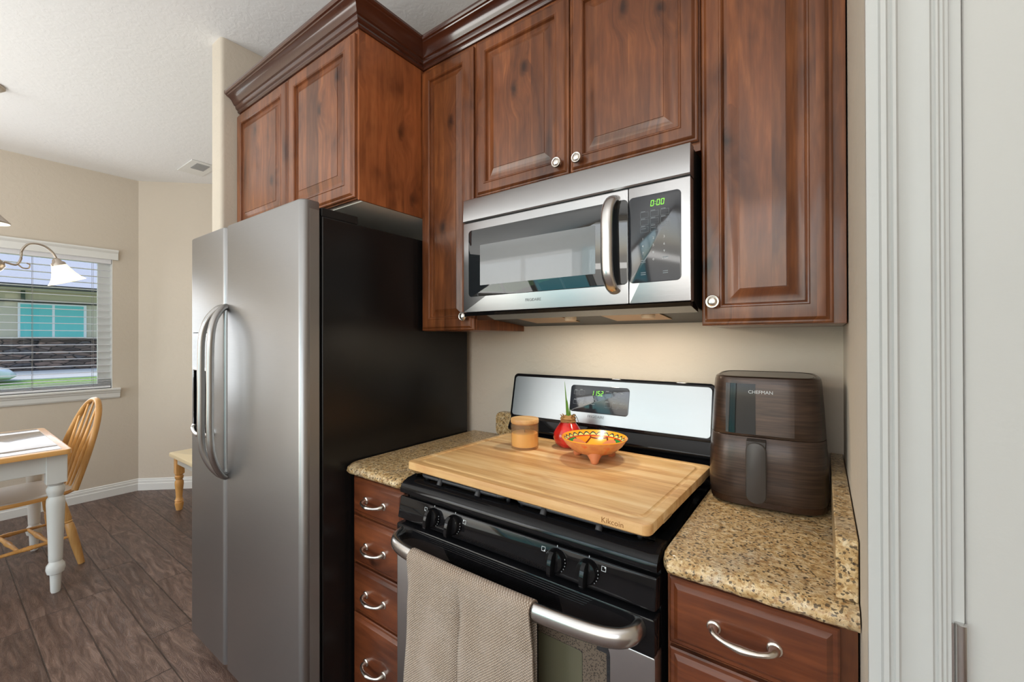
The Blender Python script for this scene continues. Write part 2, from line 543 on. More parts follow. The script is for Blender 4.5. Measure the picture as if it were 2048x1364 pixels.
def bowl_mat():
    n = NT('painted_bowl')
    sx = n.n('ShaderNodeSeparateXYZ')
    n.l(n.coord(), sx.inputs[0])
    X, Y, Z = sx.outputs
    rr = n.math('SQRT', n.math('ADD', n.math('MULTIPLY', X, X), n.math('MULTIPLY', Y, Y)))
    an = n.math('ARCTAN2', Y, X)
    v = n.coord((1, 1, 0.2), rot=(0, 0, 0.6))
    vo = n.n('ShaderNodeTexVoronoi')
    vo.inputs['Scale'].default_value = 19
    vo.inputs['Randomness'].default_value = 0.9
    n.l(v, vo.inputs['Vector'])
    ve = n.n('ShaderNodeTexVoronoi', feature='DISTANCE_TO_EDGE')
    ve.inputs['Scale'].default_value = 19
    ve.inputs['Randomness'].default_value = 0.9
    n.l(v, ve.inputs['Vector'])
    sc = n.n('ShaderNodeSeparateColor')
    n.l(vo.outputs['Color'], sc.inputs[0])
    inner = n.ramp(sc.outputs[1], [(0.0, lin(244, 150, 40)), (0.24, lin(46, 140, 62)), (0.46, lin(248, 176, 56)), (0.64, lin(242, 140, 110)), (0.76, lin(246, 160, 60)), (0.92, lin(226, 84, 50))], 'CONSTANT')
    inner = n.mix(n.ramp(ve.outputs['Distance'], [(0.03, (1, 1, 1)), (0.06, (0, 0, 0))]), inner, lin(110, 40, 24))
    # scalloped line on the rim band
    wv = n.math('MULTIPLY', n.math('ABSOLUTE', n.math('SINE', n.math('MULTIPLY', an, 13.0))), 0.007)
    dd = n.math('ABSOLUTE', n.math('SUBTRACT', n.math('SUBTRACT', rr, 0.0845), wv))
    line = n.math('LESS_THAN', dd, 0.0016)
    band = n.mix(n.math('LESS_THAN', n.math('SUBTRACT', n.math('SUBTRACT', rr, 0.0845), wv), 0.0), lin(246, 164, 40), lin(214, 214, 120))
    band = n.mix(line, band, lin(30, 44, 60))
    isband = n.math('GREATER_THAN', rr, 0.083)
    ring = n.math('LESS_THAN', n.math('ABSOLUTE', n.math('SUBTRACT', rr, 0.0825)), 0.0014)
    top = n.mix(isband, inner, band)
    top = n.mix(ring, top, lin(200, 50, 26))
    ge = n.n('ShaderNodeNewGeometry')
    sn = n.n('ShaderNodeSeparateXYZ')
    n.l(ge.outputs['True Normal'], sn.inputs[0])
    up = n.math('GREATER_THAN', sn.outputs[2], 0.05)
    outer = n.ramp(n.noise(n.coord(), 26, 3), [(0.4, lin(214, 132, 78)), (0.58, lin(226, 150, 84)), (0.7, lin(232, 110, 60))])
    col = n.mix(up, outer, top)
    return n.set(col, 0.22, 0, 0.4)


M['bowl'] = bowl_mat()
M['terracotta'] = plain('terracotta_foot', lin(214, 132, 88), 0.35)


# ------------------------------------------------------------------ geometry helpers
def box(bm, x0, x1, y0, y1, z0, z1):
    vs = [bm.verts.new(p) for p in ((x0, y0, z0), (x1, y0, z0), (x1, y1, z0), (x0, y1, z0), (x0, y0, z1), (x1, y0, z1), (x1, y1, z1), (x0, y1, z1))]
    for f in ((3, 2, 1, 0), (4, 5, 6, 7), (0, 1, 5, 4), (1, 2, 6, 5), (2, 3, 7, 6), (3, 0, 4, 7)):
        bm.faces.new([vs[i] for i in f])
    return vs


def loft(bm, rings, cap=True, closed=True):
    rv = [[bm.verts.new(p) for p in r] for r in rings]
    n_ = len(rv[0])
    for a, b in zip(rv, rv[1:]):
        for i in range(n_ if closed else n_ - 1):
            j = (i + 1) % n_
            try:
                bm.faces.new((a[i], a[j], b[j], b[i]))
            except ValueError:
                pass
    if cap and closed:
        bm.faces.new(list(reversed(rv[0])))
        bm.faces.new(rv[-1])
    return rv


def extrude_x(bm, prof, x0, x1):   # prof list of (y,z)
    loft(bm, [[(x0, y, z) for y, z in prof], [(x1, y, z) for y, z in prof]])


def lathe(bm, prof, c=(0, 0, 0), seg=32, axis='Z', cap=True):
    rings = []
    for r, h in prof:
        ring = []
        for i in range(seg):
            a = 2 * PI * i / seg
            u, v = r * math.cos(a), r * math.sin(a)
            if axis == 'Z':
                p = (c[0] + u, c[1] + v, c[2] + h)
            elif axis == '-Y':
                p = (c[0] + u, c[1] - h, c[2] + v)
            else:
                p = (c[0] + h, c[1] + u, c[2] + v)
            ring.append(p)
        rings.append(ring)
    loft(bm, rings, cap)


def tube(bm, pts, rad, seg=12, up=(0, 0, 1), ell=1.0, cap=True):
    """sweep a circle (ellipse: ell = height/width ratio along 'up') along pts"""
    pts = [Vector(p) for p in pts]
    if isinstance(rad, (int, float)):
        rad = [rad] * len(pts)
    rings = []
    up = Vector(up).normalized()
    for i, p in enumerate(pts):
        if i == 0:
            d = pts[1] - pts[0]
        elif i == len(pts) - 1:
            d = pts[-1] - pts[-2]
        else:
            d = (pts[i + 1] - pts[i]).normalized() + (pts[i] - pts[i - 1]).normalized()
        d.normalize()
        u = up - d * up.dot(d)
        if u.length < 0.05:
            u = Vector((1, 0, 0)) - d * d.x
            if u.length < 0.05:
                u = Vector((0, 1, 0)) - d * d.y
        u.normalize()
        s_ = d.cross(u)
        rings.append([tuple(p + s_ * (rad[i] * math.cos(2 * PI * k / seg)) + u * (rad[i] * ell * math.sin(2 * PI * k / seg))) for k in range(seg)])
    loft(bm, rings, cap)


def spline(pts, n_=8):
    """Catmull-Rom through pts"""
    P = [Vector(p) for p in pts]
    P = [P[0] * 2 - P[1]] + P + [P[-1] * 2 - P[-2]]
    out = []
    for i in range(1, len(P) - 2):
        for k in range(n_):
            t = k / n_
            a, b, c, d = P[i - 1:i + 3]
            out.append(0.5 * ((2 * b) + (c - a) * t + (2 * a - 5 * b + 4 * c - d) * t * t + (3 * b - a - 3 * c + d) * t ** 3))
    out.append(P[-2])
    return out


def rr_pts(u0, u1, v0, v1, r, seg=6):
    if r <= 0:
        return [(u0, v0), (u1, v0), (u1, v1), (u0, v1)]
    out = []
    for cx, cy, a0 in ((u1 - r, v0 + r, -90), (u1 - r, v1 - r, 0), (u0 + r, v1 - r, 90), (u0 + r, v0 + r, 180)):
        for k in range(seg + 1):
            a = R(a0 + 90 * k / seg)
            out.append((cx + r * math.cos(a), cy + r * math.sin(a)))
    return out


def plate(bm, O, U, V, N, u0, u1, v0, v1, r, n0, n1, bev=0.0):
    """rounded plate in plane O + u U + v V, from n0 to n1 along N"""
    O, U, V, N = map(Vector, (O, U, V, N))
    rings = []
    def ring(ins, nn):
        rc = max(r - ins, 0.0004) if r > 0 else 0
        return [tuple(O + U * u + V * v + N * nn) for u, v in rr_pts(u0 + ins, u1 - ins, v0 + ins, v1 - ins, rc)]
    rings.append(ring(0, n0))
    if bev:
        rings.append(ring(0, n1 - bev))
        rings.append(ring(bev * 0.3, n1 - bev * 0.3))
        rings.append(ring(bev, n1))
    else:
        rings.append(ring(0, n1))
    loft(bm, rings)


def rect_rings(bm, x0, x1, z0, z1, prof, yb, sgn=-1):
    """raised panel facing -y: prof = [(inset, depth)], back plane at yb"""
    rings = []
    for ins, d in prof:
        y = yb + sgn * d
        rings.append([(x0 + ins, y, z0 + ins), (x1 - ins, y, z0 + ins), (x1 - ins, y, z1 - ins), (x0 + ins, y, z1 - ins)])
    loft(bm, rings)


def obj(name, bm, mat, parent=None, smooth=35, bevel=0, bseg=2, local=False):
    bmesh.ops.recalc_face_normals(bm, faces=bm.faces)
    me = bpy.data.meshes.new(name)
    bm.to_mesh(me)
    bm.free()
    off = Vector((0, 0, 0))
    if parent is not None and not local:
        p = parent
        while p is not None:
            off += p.location
            p = p.parent
        me.transform(Matrix.Translation(-off))
    if smooth:
        for p in me.polygons:
            p.use_smooth = True
        me.set_sharp_from_angle(angle=R(smooth))
    o = bpy.data.objects.new(name, me)
    C.objects.link(o)
    if parent is not None:
        o.parent = parent
    me.materials.append(M[mat] if isinstance(mat, str) else mat)
    if bevel:
        b = o.modifiers.new('bevel', 'BEVEL')
        b.width = bevel
        b.segments = bseg
        b.limit_method = 'ANGLE'
        b.angle_limit = R(40)
        b.harden_normals = False
    return o


def nb():
    return bmesh.new()


def boxo(name, x0, x1, y0, y1, z0, z1, mat, parent=None, bevel=0.0, smooth=35):
    bm = nb()
    box(bm, x0, x1, y0, y1, z0, z1)
    return obj(name, bm, mat, parent, smooth, bevel)


def thing(name, label, cat, loc, group=None):
    o = bpy.data.objects.new(name, None)
    o.empty_display_size = 0.05
    C.objects.link(o)
    o.location = loc
    o['label'] = label
    o['category'] = cat
    if group:
        o['group'] = group
    return o


def tag(o, label, cat, group=None, kind=None):
    o['label'] = label
    o['category'] = cat
    if group:
        o['group'] = group
    if kind:
        o['kind'] = kind
    return o


def struct(o):
    o['kind'] = 'structure'
    return o


def text(name, s, size, O, U, V, N, mat, parent, ext=0.0002, align='LEFT', sx=1.0):
    cu = bpy.data.curves.new(name, 'FONT')
    cu.body = s
    cu.size = size
    cu.extrude = ext
    cu.align_x = align
    cu.resolution_u = 3
    o = bpy.data.objects.new(name, cu)
    C.objects.link(o)
    cu.materials.append(M[mat])
    U, V, N = Vector(U).normalized(), Vector(V).normalized(), Vector(N).normalized()
    off = Vector((0, 0, 0))
    p = parent
    while p is not None:
        off += p.location
        p = p.parent
    mt = Matrix((U, V, N)).transposed().to_4x4()
    me = bpy.data.meshes.new_from_object(o)
    me.name = name
    bpy.data.objects.remove(o)
    bpy.data.curves.remove(cu)
    o = bpy.data.objects.new(name, me)
    C.objects.link(o)
    o.parent = parent
    o.matrix_basis = Matrix.Translation(Vector(O) - off) @ mt @ Matrix.Diagonal((sx, 1, 1, 1))
    return o


SEG = {'0': 'abcdef', '1': 'bc', '2': 'abged', '5': 'afgcd', ':': ''}


def digits(bm, s, O, U, V, N, w, h, gap, t=0.0014):
    """seven-segment figures"""
    O, U, V, N = map(Vector, (O, U, V, N))
    U = U.normalized(); V = (V.normalized() + U * 0.12)
    x = 0
    for ch in s:
        if ch == ':':
            for vv in (0.3, 0.7):
                plate(bm, O, U, V, N, x, x + t, h * vv - t / 2, h * vv + t / 2, 0, 0, 0.0003)
            x += t + gap
            continue
        sg = {'a': (t * .6, w - t * .6, h - t, h), 'd': (t * .6, w - t * .6, 0, t), 'g': (t * .6, w - t * .6, h / 2 - t / 2, h / 2 + t / 2),
              'f': (0, t, h / 2 + t * .3, h - t * .3), 'e': (0, t, t * .3, h / 2 - t * .3), 'b': (w - t, w, h / 2 + t * .3, h - t * .3), 'c': (w - t, w, t * .3, h / 2 - t * .3)}
        for k in SEG[ch]:
            a = sg[k]
            plate(bm, O, U, V, N, x + a[0], x + a[1], a[2], a[3], 0, 0, 0.0003)
        x += w + gap


def outline(bm, O, U, V, N, u0, u1, v0, v1, t=0.0006, n1=0.0002):
    for a in ((u0, u1, v0, v0 + t), (u0, u1, v1 - t, v1), (u0, u0 + t, v0, v1), (u1 - t, u1, v0, v1)):
        plate(bm, O, U, V, N, *a, 0, 0, n1)


# ------------------------------------------------------------------ room shell
H = 2.752
XL, XS, XR = -3.905, -1.245, 1.066
YW = -0.765                     # wall with the white door, right of the counter
YB = -4.5                       # wall behind the camera
struct(boxo('floor', -4.06, 3.0, YB - 0.12, 1.5, -0.08, 0.0, 'floor', smooth=0))
struct(boxo('ceiling', -4.06, 3.0, YB - 0.12, 1.5, H, H + 0.1, 'ceiling', smooth=0))
struct(boxo('wall_back', XS - 0.1, XR, 0.0, 0.12, 0, H, 'wall', smooth=0))
# stub wall beside the fridge, rounded corners
bm = nb()
plate(bm, (0, 0, 0), (1, 0, 0), (0, 1, 0), (0, 0, 1), -1.362, XS, -0.685, 1.3, 0.018, 0, H)
struct(obj('wall_stub', bm, 'wall'))
# side wall at the end of the counter and the wall with the door
struct(boxo('wall_right', XR, XR + 0.12, YW + 0.12, 0.12, 0, H, 'wall', smooth=0))
DX0, DX1 = 1.1425, 1.93
bm = nb()
box(bm, XR, DX0, YW, YW + 0.12, 0, H)
box(bm, DX1, 3.0, YW, YW + 0.12, 0, H)
box(bm, DX0, DX1, YW, YW + 0.12, 2.06, H)
struct(obj('wall_door', bm, 'wall', smooth=0))
# window wall (left) with opening
WY1, WY0 = -0.555, -2.13
WZ0, WZ1 = 0.925, 2.035
bm = nb()
box(bm, XL - 0.15, XL, WY1, 1.5, 0, H)
box(bm, XL - 0.15, XL, YB, WY0, 0, H)
box(bm, XL - 0.15, XL, WY0, WY1, 0, WZ0)
box(bm, XL - 0.15, XL, WY0, WY1, WZ1, H)
struct(obj('wall_left', bm, 'wall', smooth=0))
# diagonal wall of the dining corner
DC = (XL, -0.381)
DE = (XL + 1.75, -0.381 + 1.62)
dv = Vector((DE[0] - DC[0], DE[1] - DC[1], 0)).normalized()
dn = Vector((dv.y, -dv.x, 0))   # faces the room
bm = nb()
a, b = Vector((*DC, 0)), Vector((*DE, 0))
loft(bm, [[tuple(p + Vector((0, 0, z))) for p in (a, b, b - dn * 0.12, a - dn * 0.12)] for z in (0, H)])
struct(obj('wall_diagonal', bm, 'wall', smooth=0))
struct(boxo('wall_dining', DE[0] - 0.05, -1.3, DE[1], DE[1] + 0.12, 0, H, 'wall', smooth=0))
# unseen wall behind the camera, its window band added to light the room
bm = nb()
box(bm, -4.06, -3.65, YB - 0.12, YB, 0, H)
box(bm, 2.75, 3.0, YB - 0.12, YB, 0, H)
box(bm, -3.65, 2.75, YB - 0.12, YB, 2.6, H)
box(bm, -3.65, 2.75, YB - 0.12, YB, 0, 0.4)
struct(obj('wall_front', bm, 'wall', smooth=0))
struct(boxo('wall_far_right', 3.0, 3.12, YB, YW + 0.12, 0, H, 'wall', smooth=0))


# baseboards: profile swept along a straight run
def baseboard(name, p0, p1, nrm):
    prof = [(0, 0), (0.014, 0), (0.014, 0.058), (0.010, 0.064), (0.010, 0.082), (0.006, 0.088), (0.006, 0.098), (0.0, 0.104)]
    a, b, n_ = Vector((*p0, 0)), Vector((*p1, 0)), Vector((*nrm, 0)).normalized()
    bm = nb()
    loft(bm, [[tuple(p + n_ * d + Vector((0, 0, z))) for d, z in prof] for p in (a, b)])
    return struct(obj(name, bm, 'trim', smooth=20))


baseboard('baseboard_left', (XL, YB), (XL, -0.381 + 0.004), (1, 0))
baseboard('baseboard_diagonal', (DC[0], DC[1]), DE, (dn.x, dn.y))
baseboard('baseboard_stub', (-1.362, -0.66), (-1.362, 1.2), (-1, 0))

# door casing, jamb, door and hinge on the wall right of the counter
bm = nb()
cp = [(0, 0), (0, .012), (.012, .013), (.014, .0195), (.019, .0200), (.021, .0165), (.0235, .0155), (.0255, .018), (.0285, .018), (.031, .0135), (.040, .0105), (.050, .0105), (.055, .0125),
      (.0595, .0125), (.0615, .0095), (.0635, .009), (.065, .011), (.067, .011), (.069, .008), (.0715, .0085), (.0735, .0065), (.0765, .006), (.0765, 0)]
loft(bm, [[(XR + u, YW - d, z) for u, d in cp] for z in (0, 2.13)])
struct(obj('trim_1', bm, 'casing', smooth=28))
bm = nb()
box(bm, DX0 + 0.0002, DX0 + 0.012, YW - 0.002, YW + 0.12, 0, 2.06)
box(bm, DX1 - 0.012, DX1, YW - 0.002, YW + 0.12, 0, 2.06)
box(bm, DX0, DX1, YW - 0.002, YW + 0.12, 2.045, 2.06)
struct(obj('trim_2', bm, 'casing', smooth=20, bevel=0.001))
door = struct(boxo('door_1', DX0 + 0.0135, DX1 - 0.015, YW + 0.004, YW + 0.040, 0.01, 2.042, 'door_white', bevel=0.002))
bm = nb()
lathe(bm, [(0.0045, 0), (0.006, 0.001), (0.006, 0.088), (0.0045, 0.089)], (DX0 + 0.0085, YW - 0.004, 0.905), 14)
box(bm, DX0 + 0.0005, DX0 + 0.010, YW - 0.0035, YW - 0.0021, 0.908, 0.991)
obj('hinge', bm, 'steel_plain', door, local=True)


# ------------------------------------------------------------------ dining window
win = struct(boxo('window_1', XL - 0.10, XL - 0.065, WY1 - 0.078, WY1, WZ0, WZ1, 'trim'))
bm = nb()
box(bm, XL - 0.10, XL - 0.065, WY0, WY0 + 0.045, WZ0, WZ1)
box(bm, XL - 0.10, XL - 0.065, WY0 + 0.045, WY1 - 0.078, WZ0, WZ0 + 0.04)
box(bm, XL - 0.10, XL - 0.065, WY0 + 0.045, WY1 - 0.078, WZ1 - 0.04, WZ1)
obj('window_frame', bm, 'trim', win, local=True)
boxo('pane', XL - 0.086, XL - 0.082, WY0 + 0.045, WY1 - 0.078, WZ0 + 0.04, WZ1 - 0.04, 'glass', win)
# white lined reveal
bm = nb()
box(bm, XL - 0.10, XL + 0.001, WY1 - 0.003, WY1 + 0.002, WZ0, WZ1)
box(bm, XL - 0.10, XL + 0.001, WY0 - 0.002, WY0 + 0.003, WZ0, WZ1)
obj('reveal', bm, 'trim', win, local=True)
# head trim and sill trim
bm = nb()
hp = [(0, 2.022), (0.020, 2.022), (0.020, 2.075), (0.028, 2.083), (0.036, 2.092), (0.036, 2.105), (0, 2.105)]
loft(bm, [[(XL + d, y, z) for d, z in hp] for y in (WY0 - 0.04, -0.520)])
struct(obj('trim_3', bm, 'trim', smooth=20))
bm = nb()
sp = [(-0.10, 0.905), (-0.10, 0.925), (0.045, 0.925), (0.048, 0.918), (0.045, 0.908), (0.034, 0.902), (0.030, 0.890), (0.022, 0.882), (0.018, 0.850), (0.010, 0.838), (0, 0.838), (0, 0.905)]
loft(bm, [[(XL + d, y, z) for d, z in sp] for y in (WY0 - 0.04, -0.507)])
struct(obj('trim_4', bm, 'trim', smooth=20))

# window blind, opened slats
bl = thing('window_blind', 'white slatted blind, open, hanging in the dining window', 'blind', (XL - 0.03, (WY0 + WY1) / 2, WZ0))
boxo('headrail', XL - 0.055, XL + 0.002, WY0 + 0.008, WY1 - 0.006, WZ1 - 0.05, WZ1 - 0.004, 'blind', bl, 0.002)
bm = nb()
z = WZ0 + 0.085
while z < WZ1 - 0.06:
    t = 0.0012
    for k in range(1):
        y0, y1 = WY0 + 0.010, WY1 - 0.008
        pr = [(-0.052, z - 0.0012), (-0.027, z + 0.0018), (-0.002, z - 0.0012), (-0.002, z - 0.0038), (-0.027, z - 0.0010), (-0.052, z - 0.0038)]
        loft(bm, [[(XL + d, yy, zz) for d, zz in pr] for yy in (y0, y1)])
    z += 0.0575
for k in range(4):
    box(bm, XL - 0.052, XL - 0.002, WY0 + 0.010, WY1 - 0.008, WZ0 + 0.028 + k * 0.011, WZ0 + 0.031 + k * 0.011)
obj('slats', bm, 'blind', bl, smooth=0)
boxo('bottom_rail', XL - 0.052, XL - 0.002, WY0 + 0.010, WY1 - 0.008, WZ0 + 0.004, WZ0 + 0.022, 'blind', bl, 0.002)
for yy in (-0.672, -1.01, -1.60):
    bm = nb()
    for xx in (XL - 0.0005, XL - 0.0535):
        tube(bm, [(xx, yy, WZ0 + 0.02), (xx, yy, WZ1 - 0.03)], 0.0011, 6)
    obj('cord', bm, 'cord', bl)

# ceiling vent
vt = thing('ceiling_vent', 'small white vent grille on the ceiling of the dining nook', 'vent', (-3.14, -0.185, H))
boxo('frame', -3.31, -2.97, -0.27, -0.09, H - 0.008, H, 'trim', vt, 0.003)
bm = nb()
for k in range(9):
    x = -3.15 + k * 0.017
    box(bm, x, x + 0.005, -0.225, -0.135, H - 0.0135, H - 0.008)
obj('grille', bm, plain('vent_grey', lin(176, 176, 176), 0.6), vt, smooth=0)

# ------------------------------------------------------------------ outside the window
gb = nb()
gv = [gb.verts.new(p) for p in ((-4.1, -22, -0.25), (-4.1, 22, -0.25), (-19.0, 22, 0.10), (-19.0, -22, 0.10))]
gb.faces.new((gv[0], gv[1], gv[2], gv[3]))
gr = obj('lawn', gb, 'grass', smooth=0)
tag(gr, 'green lawn outside the dining window', 'lawn', kind='stuff')
bm = nb()
loft(bm, [[(-19.01, y, -0.1), (-19.01, y, 0.13), (-21.85, y, 0.25), (-21.85, y, -0.1)] for y in (-12, 12)])
pw = obj('driveway', bm, 'concrete', smooth=0)
tag(pw, 'pale concrete path between the lawn and the stone wall outside', 'path')
ho = thing('neighbor_house', 'tan stucco house with stone base and teal window shades outside', 'house', (-22, 0, 0.2))
HX = -22.0
boxo('stucco_wall', HX - 6, HX, -12, 12, 1.32, 3.2, 'stucco', ho, smooth=0)
boxo('stone_base', HX - 5.9, HX + 0.10, -12, 12, 0.1, 1.34, 'stone', ho, smooth=0)
boxo('ledge', HX - 0.1, HX + 0.16, -0.0, 12, 1.335, 1.40, 'stone', ho)
boxo('soffit', HX - 0.2, HX + 0.7, -12, 12, 3.12, 3.18, 'stucco', ho, smooth=0)
boxo('gutter', HX + 0.62, HX + 0.78, -12, 12, 3.16, 3.30, 'gutter', ho)
bm = nb()
loft(bm, [[(HX + 0.7, y, 3.30), (HX - 4.6, y, 5.5), (HX - 4.6, y, 5.3), (HX + 0.7, y, 3.2)] for y in (-12, 12)])
obj('roof', bm, 'roofing', ho, smooth=0)
boxo('downspout', HX + 0.02, HX + 0.10, 0.47, 0.57, 2.72, 3.25, 'post_green', ho)
boxo('wall_band', HX + 0.0, HX + 0.06, -12, 12, 2.70, 2.78, 'gutter', ho)
wf = boxo('window', HX - 0.02, HX + 0.05, 0.40, 2.14, 1.42, 2.68, 'trim', ho)
boxo('window_shade', HX + 0.05, HX + 0.06, 0.46, 1.23, 1.47, 2.63, 'teal_blind', wf)
boxo('window_shade', HX + 0.05, HX + 0.06, 1.30, 2.06, 1.47, 2.63, 'teal_blind', wf)
# parked white car, only its front end is in view
cr = thing('car', 'white car parked outside the window, only its bonnet showing', 'car', (-18.5, -2.2, 0.1))
bm = nb()
secs = [(0.75, 0.32, 0.42, 0.55), (0.62, 0.24, 0.56, 0.74), (0.1, 0.22, 0.74, 0.84), (-0.75, 0.25, 0.95, 0.88), (-1.65, 0.25, 1.60, 0.72), (-3.2, 0.25, 1.62, 0.70), (-4.1, 0.3, 1.1, 0.85), (-4.3, 0.4, 0.9, 0.8)]
rings = []
for y, zb, zt, w in secs:
    rings.append([(-18.5 + w * math.copysign(abs(math.cos(a)) ** 0.6, math.cos(a)), y - 0.70, (zb + zt) / 2 + (zt - zb) / 2 * math.copysign(abs(math.sin(a)) ** 0.6, math.sin(a)) - 0.05) for a in [2 * PI * k / 20 for k in range(20)]])
loft(bm, rings)
obj('body', bm, 'car_white', cr)
for yy in (-0.55, -3.7):
    bm = nb()
    lathe(bm, [(0.18, 0), (0.30, 0.01), (0.31, 0.1), (0.30, 0.2), (0.18, 0.21)], (-17.80, yy - 0.2, 0.42), 24, 'X')
    obj('wheel', bm, 'black_matte', cr)
boxo('windscreen', -19.0, -17.9, -2.6, -1.75, 1.15, 1.35, 'glass_dark', cr, 0.05)


# ------------------------------------------------------------------ hardware
def knob(parent, x, y, z, r=0.0165):
    bm = nb()
    lathe(bm, [(0.006, 0), (0.006, 0.012), (0.010, 0.015), (r, 0.018), (r, 0.022), (r * 0.9, 0.0245), (r * 0.78, 0.0245), (r * 0.72, 0.0235), (r * 0.6, 0.0262), (r * 0.3, 0.0275), (0.001, 0.028)], (x, y, z), 28, '-Y')
    return obj('knob', bm, 'nickel', parent, smooth=50)


def pull(parent, x0, x1, y, z0, z1, dz=0.0):
    """arched cabinet pull with flared ends, facing -y"""
    bm = nb()
    L = x1 - x0
    P, rad = [], []
    ctl = [(0.0, 0.0, .0105), (0.01, 0.010, .0085), (0.06, 0.020, .0055), (0.20, 0.0265, .0048), (0.35, 0.029, .0062), (0.5, 0.030, .0078),
           (0.65, 0.029, .0062), (0.80, 0.0265, .0048), (0.94, 0.020, .0055), (0.99, 0.010, .0085), (1.0, 0.0, .0105)]
    for t, d, r_ in ctl:
        P.append((x0 + L * t, y - d, z0 + (z1 - z0) * t - 0.004 * math.sin(PI * t)))
        rad.append(r_)
    PP = spline(P, 4)
    rr_ = []
    for i in range(len(rad) - 1):
        for k in range(4):
            rr_.append(rad[i] + (rad[i + 1] - rad[i]) * k / 4)
    rr_.append(rad[-1])
    tube(bm, PP, rr_, 14, ell=0.9)
    for xx, zz in ((x0, z0), (x1, z1)):
        lathe(bm, [(0.0125, 0), (0.0125, 0.002), (0.010, 0.004)], (xx, y, zz), 18, '-Y')
    return obj('handle', bm, 'nickel', parent, smooth=60)


DOOR_PROF = [(0.0, 0.0), (0.0, 0.010), (0.003, 0.0125), (0.007, 0.0130), (0.010, 0.0165), (0.014, 0.0195), (0.017, 0.0200)]


def door_prof(fr=0.046, bv=0.026):
    return DOOR_PROF + [(fr, 0.0200), (fr + 0.002, 0.0218), (fr + 0.005, 0.0214), (fr + 0.008, 0.0180), (fr + 0.0095, 0.0105), (fr + 0.0105, 0.0085), (fr + 0.0125, 0.0085),
                        (fr + 0.0125 + bv * 0.25, 0.0098), (fr + 0.0125 + bv * 0.6, 0.0135), (fr + 0.0125 + bv * 0.9, 0.0178), (fr + 0.0125 + bv, 0.0184), (fr + 0.0130 + bv, 0.0200), (fr + 0.0145 + bv, 0.0202)]


def cab_door(parent, x0, x1, z0, z1, yb, fr=0.046, bv=0.026, mat='wood'):
    bm = nb()
    rect_rings(bm, x0, x1, z0, z1, door_prof(fr, bv), yb)
    return obj('door', bm, mat, parent, smooth=14)


def drawer(parent, x0, x1, z0, z1, yb, hx0=None, hx1=None, hz=None, mat='wood_h'):
    bm = nb()
    rect_rings(bm, x0, x1, z0, z1, [(0, 0), (0, 0.010), (0.003, 0.0125), (0.009, 0.0130), (0.013, 0.0165), (0.017, 0.0195), (0.020, 0.0200)], yb)
    d = obj('drawer', bm, mat, parent, smooth=14)
    if hx0 is not None:
        pull(d, hx0, hx1, yb - 0.020, hz, hz)
    return d


# ------------------------------------------------------------------ upper cabinets
YF = -0.3075
ZC0, ZC1 = 1.3656, 2.425
FX0, FX1 = XS + 0.002, -0.283     # cabinet over the fridge
FY = -0.606
FZ = 1.8207

t = thing('upper_cabinet', 'dark brown two-door wooden cabinet above the refrigerator', 'cabinet', ((FX0 + FX1) / 2, FY / 2, FZ))
boxo('body', FX0, FX1 - 0.008, FY, -0.002, FZ + 0.004, 2.4172, 'wood', t, 0.001)
boxo('side_panel', FX1 - 0.008, FX1, FY + 0.0005, -0.002, FZ, 2.4172, 'wood_side', t, 0.0008)
boxo('bottom_panel', FX0 + 0.01, FX1 - 0.010, FY + 0.02, -0.003, FZ, FZ + 0.0038, plain('cabinet_bottom', lin(240, 236, 226), 0.5), t)
cab_door(t, FX0 + 0.006, -0.750, FZ + 0.008, 2.402, FY, 0.046, 0.033)
cab_door(t, -0.745, FX1 - 0.010, FZ + 0.008, 2.402, FY, 0.046, 0.033)

t = thing('upper_cabinet', 'tall narrow dark wood cabinet between refrigerator and microwave', 'cabinet', (-0.14, YF / 2, ZC0))
boxo('body', -0.282, -0.002, YF, -0.002, ZC0, 2.4172, 'wood', t, 0.001)
d = cab_door(t, -0.280, -0.006, ZC0 + 0.002, 2.402, YF, 0.042, 0.026)
knob(d, -0.036, YF - 0.020, 1.416)

t = thing('upper_cabinet', 'wide two-door dark wood cabinet directly above the microwave', 'cabinet', (0.382, YF / 2, 1.822))
boxo('body', 0.0, 0.766, YF, -0.002, 1.822, 2.4172, 'wood', t, 0.001)
d = cab_door(t, 0.008, 0.3865, 1.845, 2.402, YF, 0.040, 0.033)
knob(d, 0.357, YF - 0.020, 1.878)
d = cab_door(t, 0.3905, 0.762, 1.845, 2.402, YF, 0.040, 0.033)
knob(d, 0.426, YF - 0.020, 1.876)

t = thing('upper_cabinet', 'tall single-door dark wood cabinet above the air fryer', 'cabinet', (0.917, YF / 2, ZC0))
boxo('body', 0.768, XR - 0.003, YF, -0.002, ZC0, 2.4172, 'wood', t, 0.001)
d = cab_door(t, 0.770, 1.040, ZC0 + 0.002, 2.402, YF, 0.042, 0.032)
knob(d, 0.800, YF - 0.020, 1.424)

# crown moulding, mitred along the cabinet fronts
cprof = [(-0.018, 2.418), (0.0, 2.418), (0.006, 2.418), (0.010, 2.424), (0.010, 2.430), (0.016, 2.434), (0.019, 2.440), (0.020, 2.447), (0.026, 2.450), (0.030, 2.457), (0.036, 2.468), (0.046, 2.477),
         (0.056, 2.481), (0.058, 2.484), (0.064, 2.486), (0.067, 2.492), (0.067, 2.500), (-0.018, 2.500)]
k = 0.94
path = [((FX0 - 0.0, FY), (0, -1)), ((FX1, FY), (1, -1)), ((FX1, YF), (1, -1)), ((XR - 0.001, YF), (0, -1))]
bm = nb()
rings = []
for (px, py), (mx, my) in path:
    rings.append([(px + mx * d, py + my * d, z) for d, z in cprof])
loft(bm, rings)
o = obj('crown_moulding', bm, 'wood_crown', smooth=25)
tag(o, 'dark glossy crown moulding running along the tops of the cabinets', 'moulding')

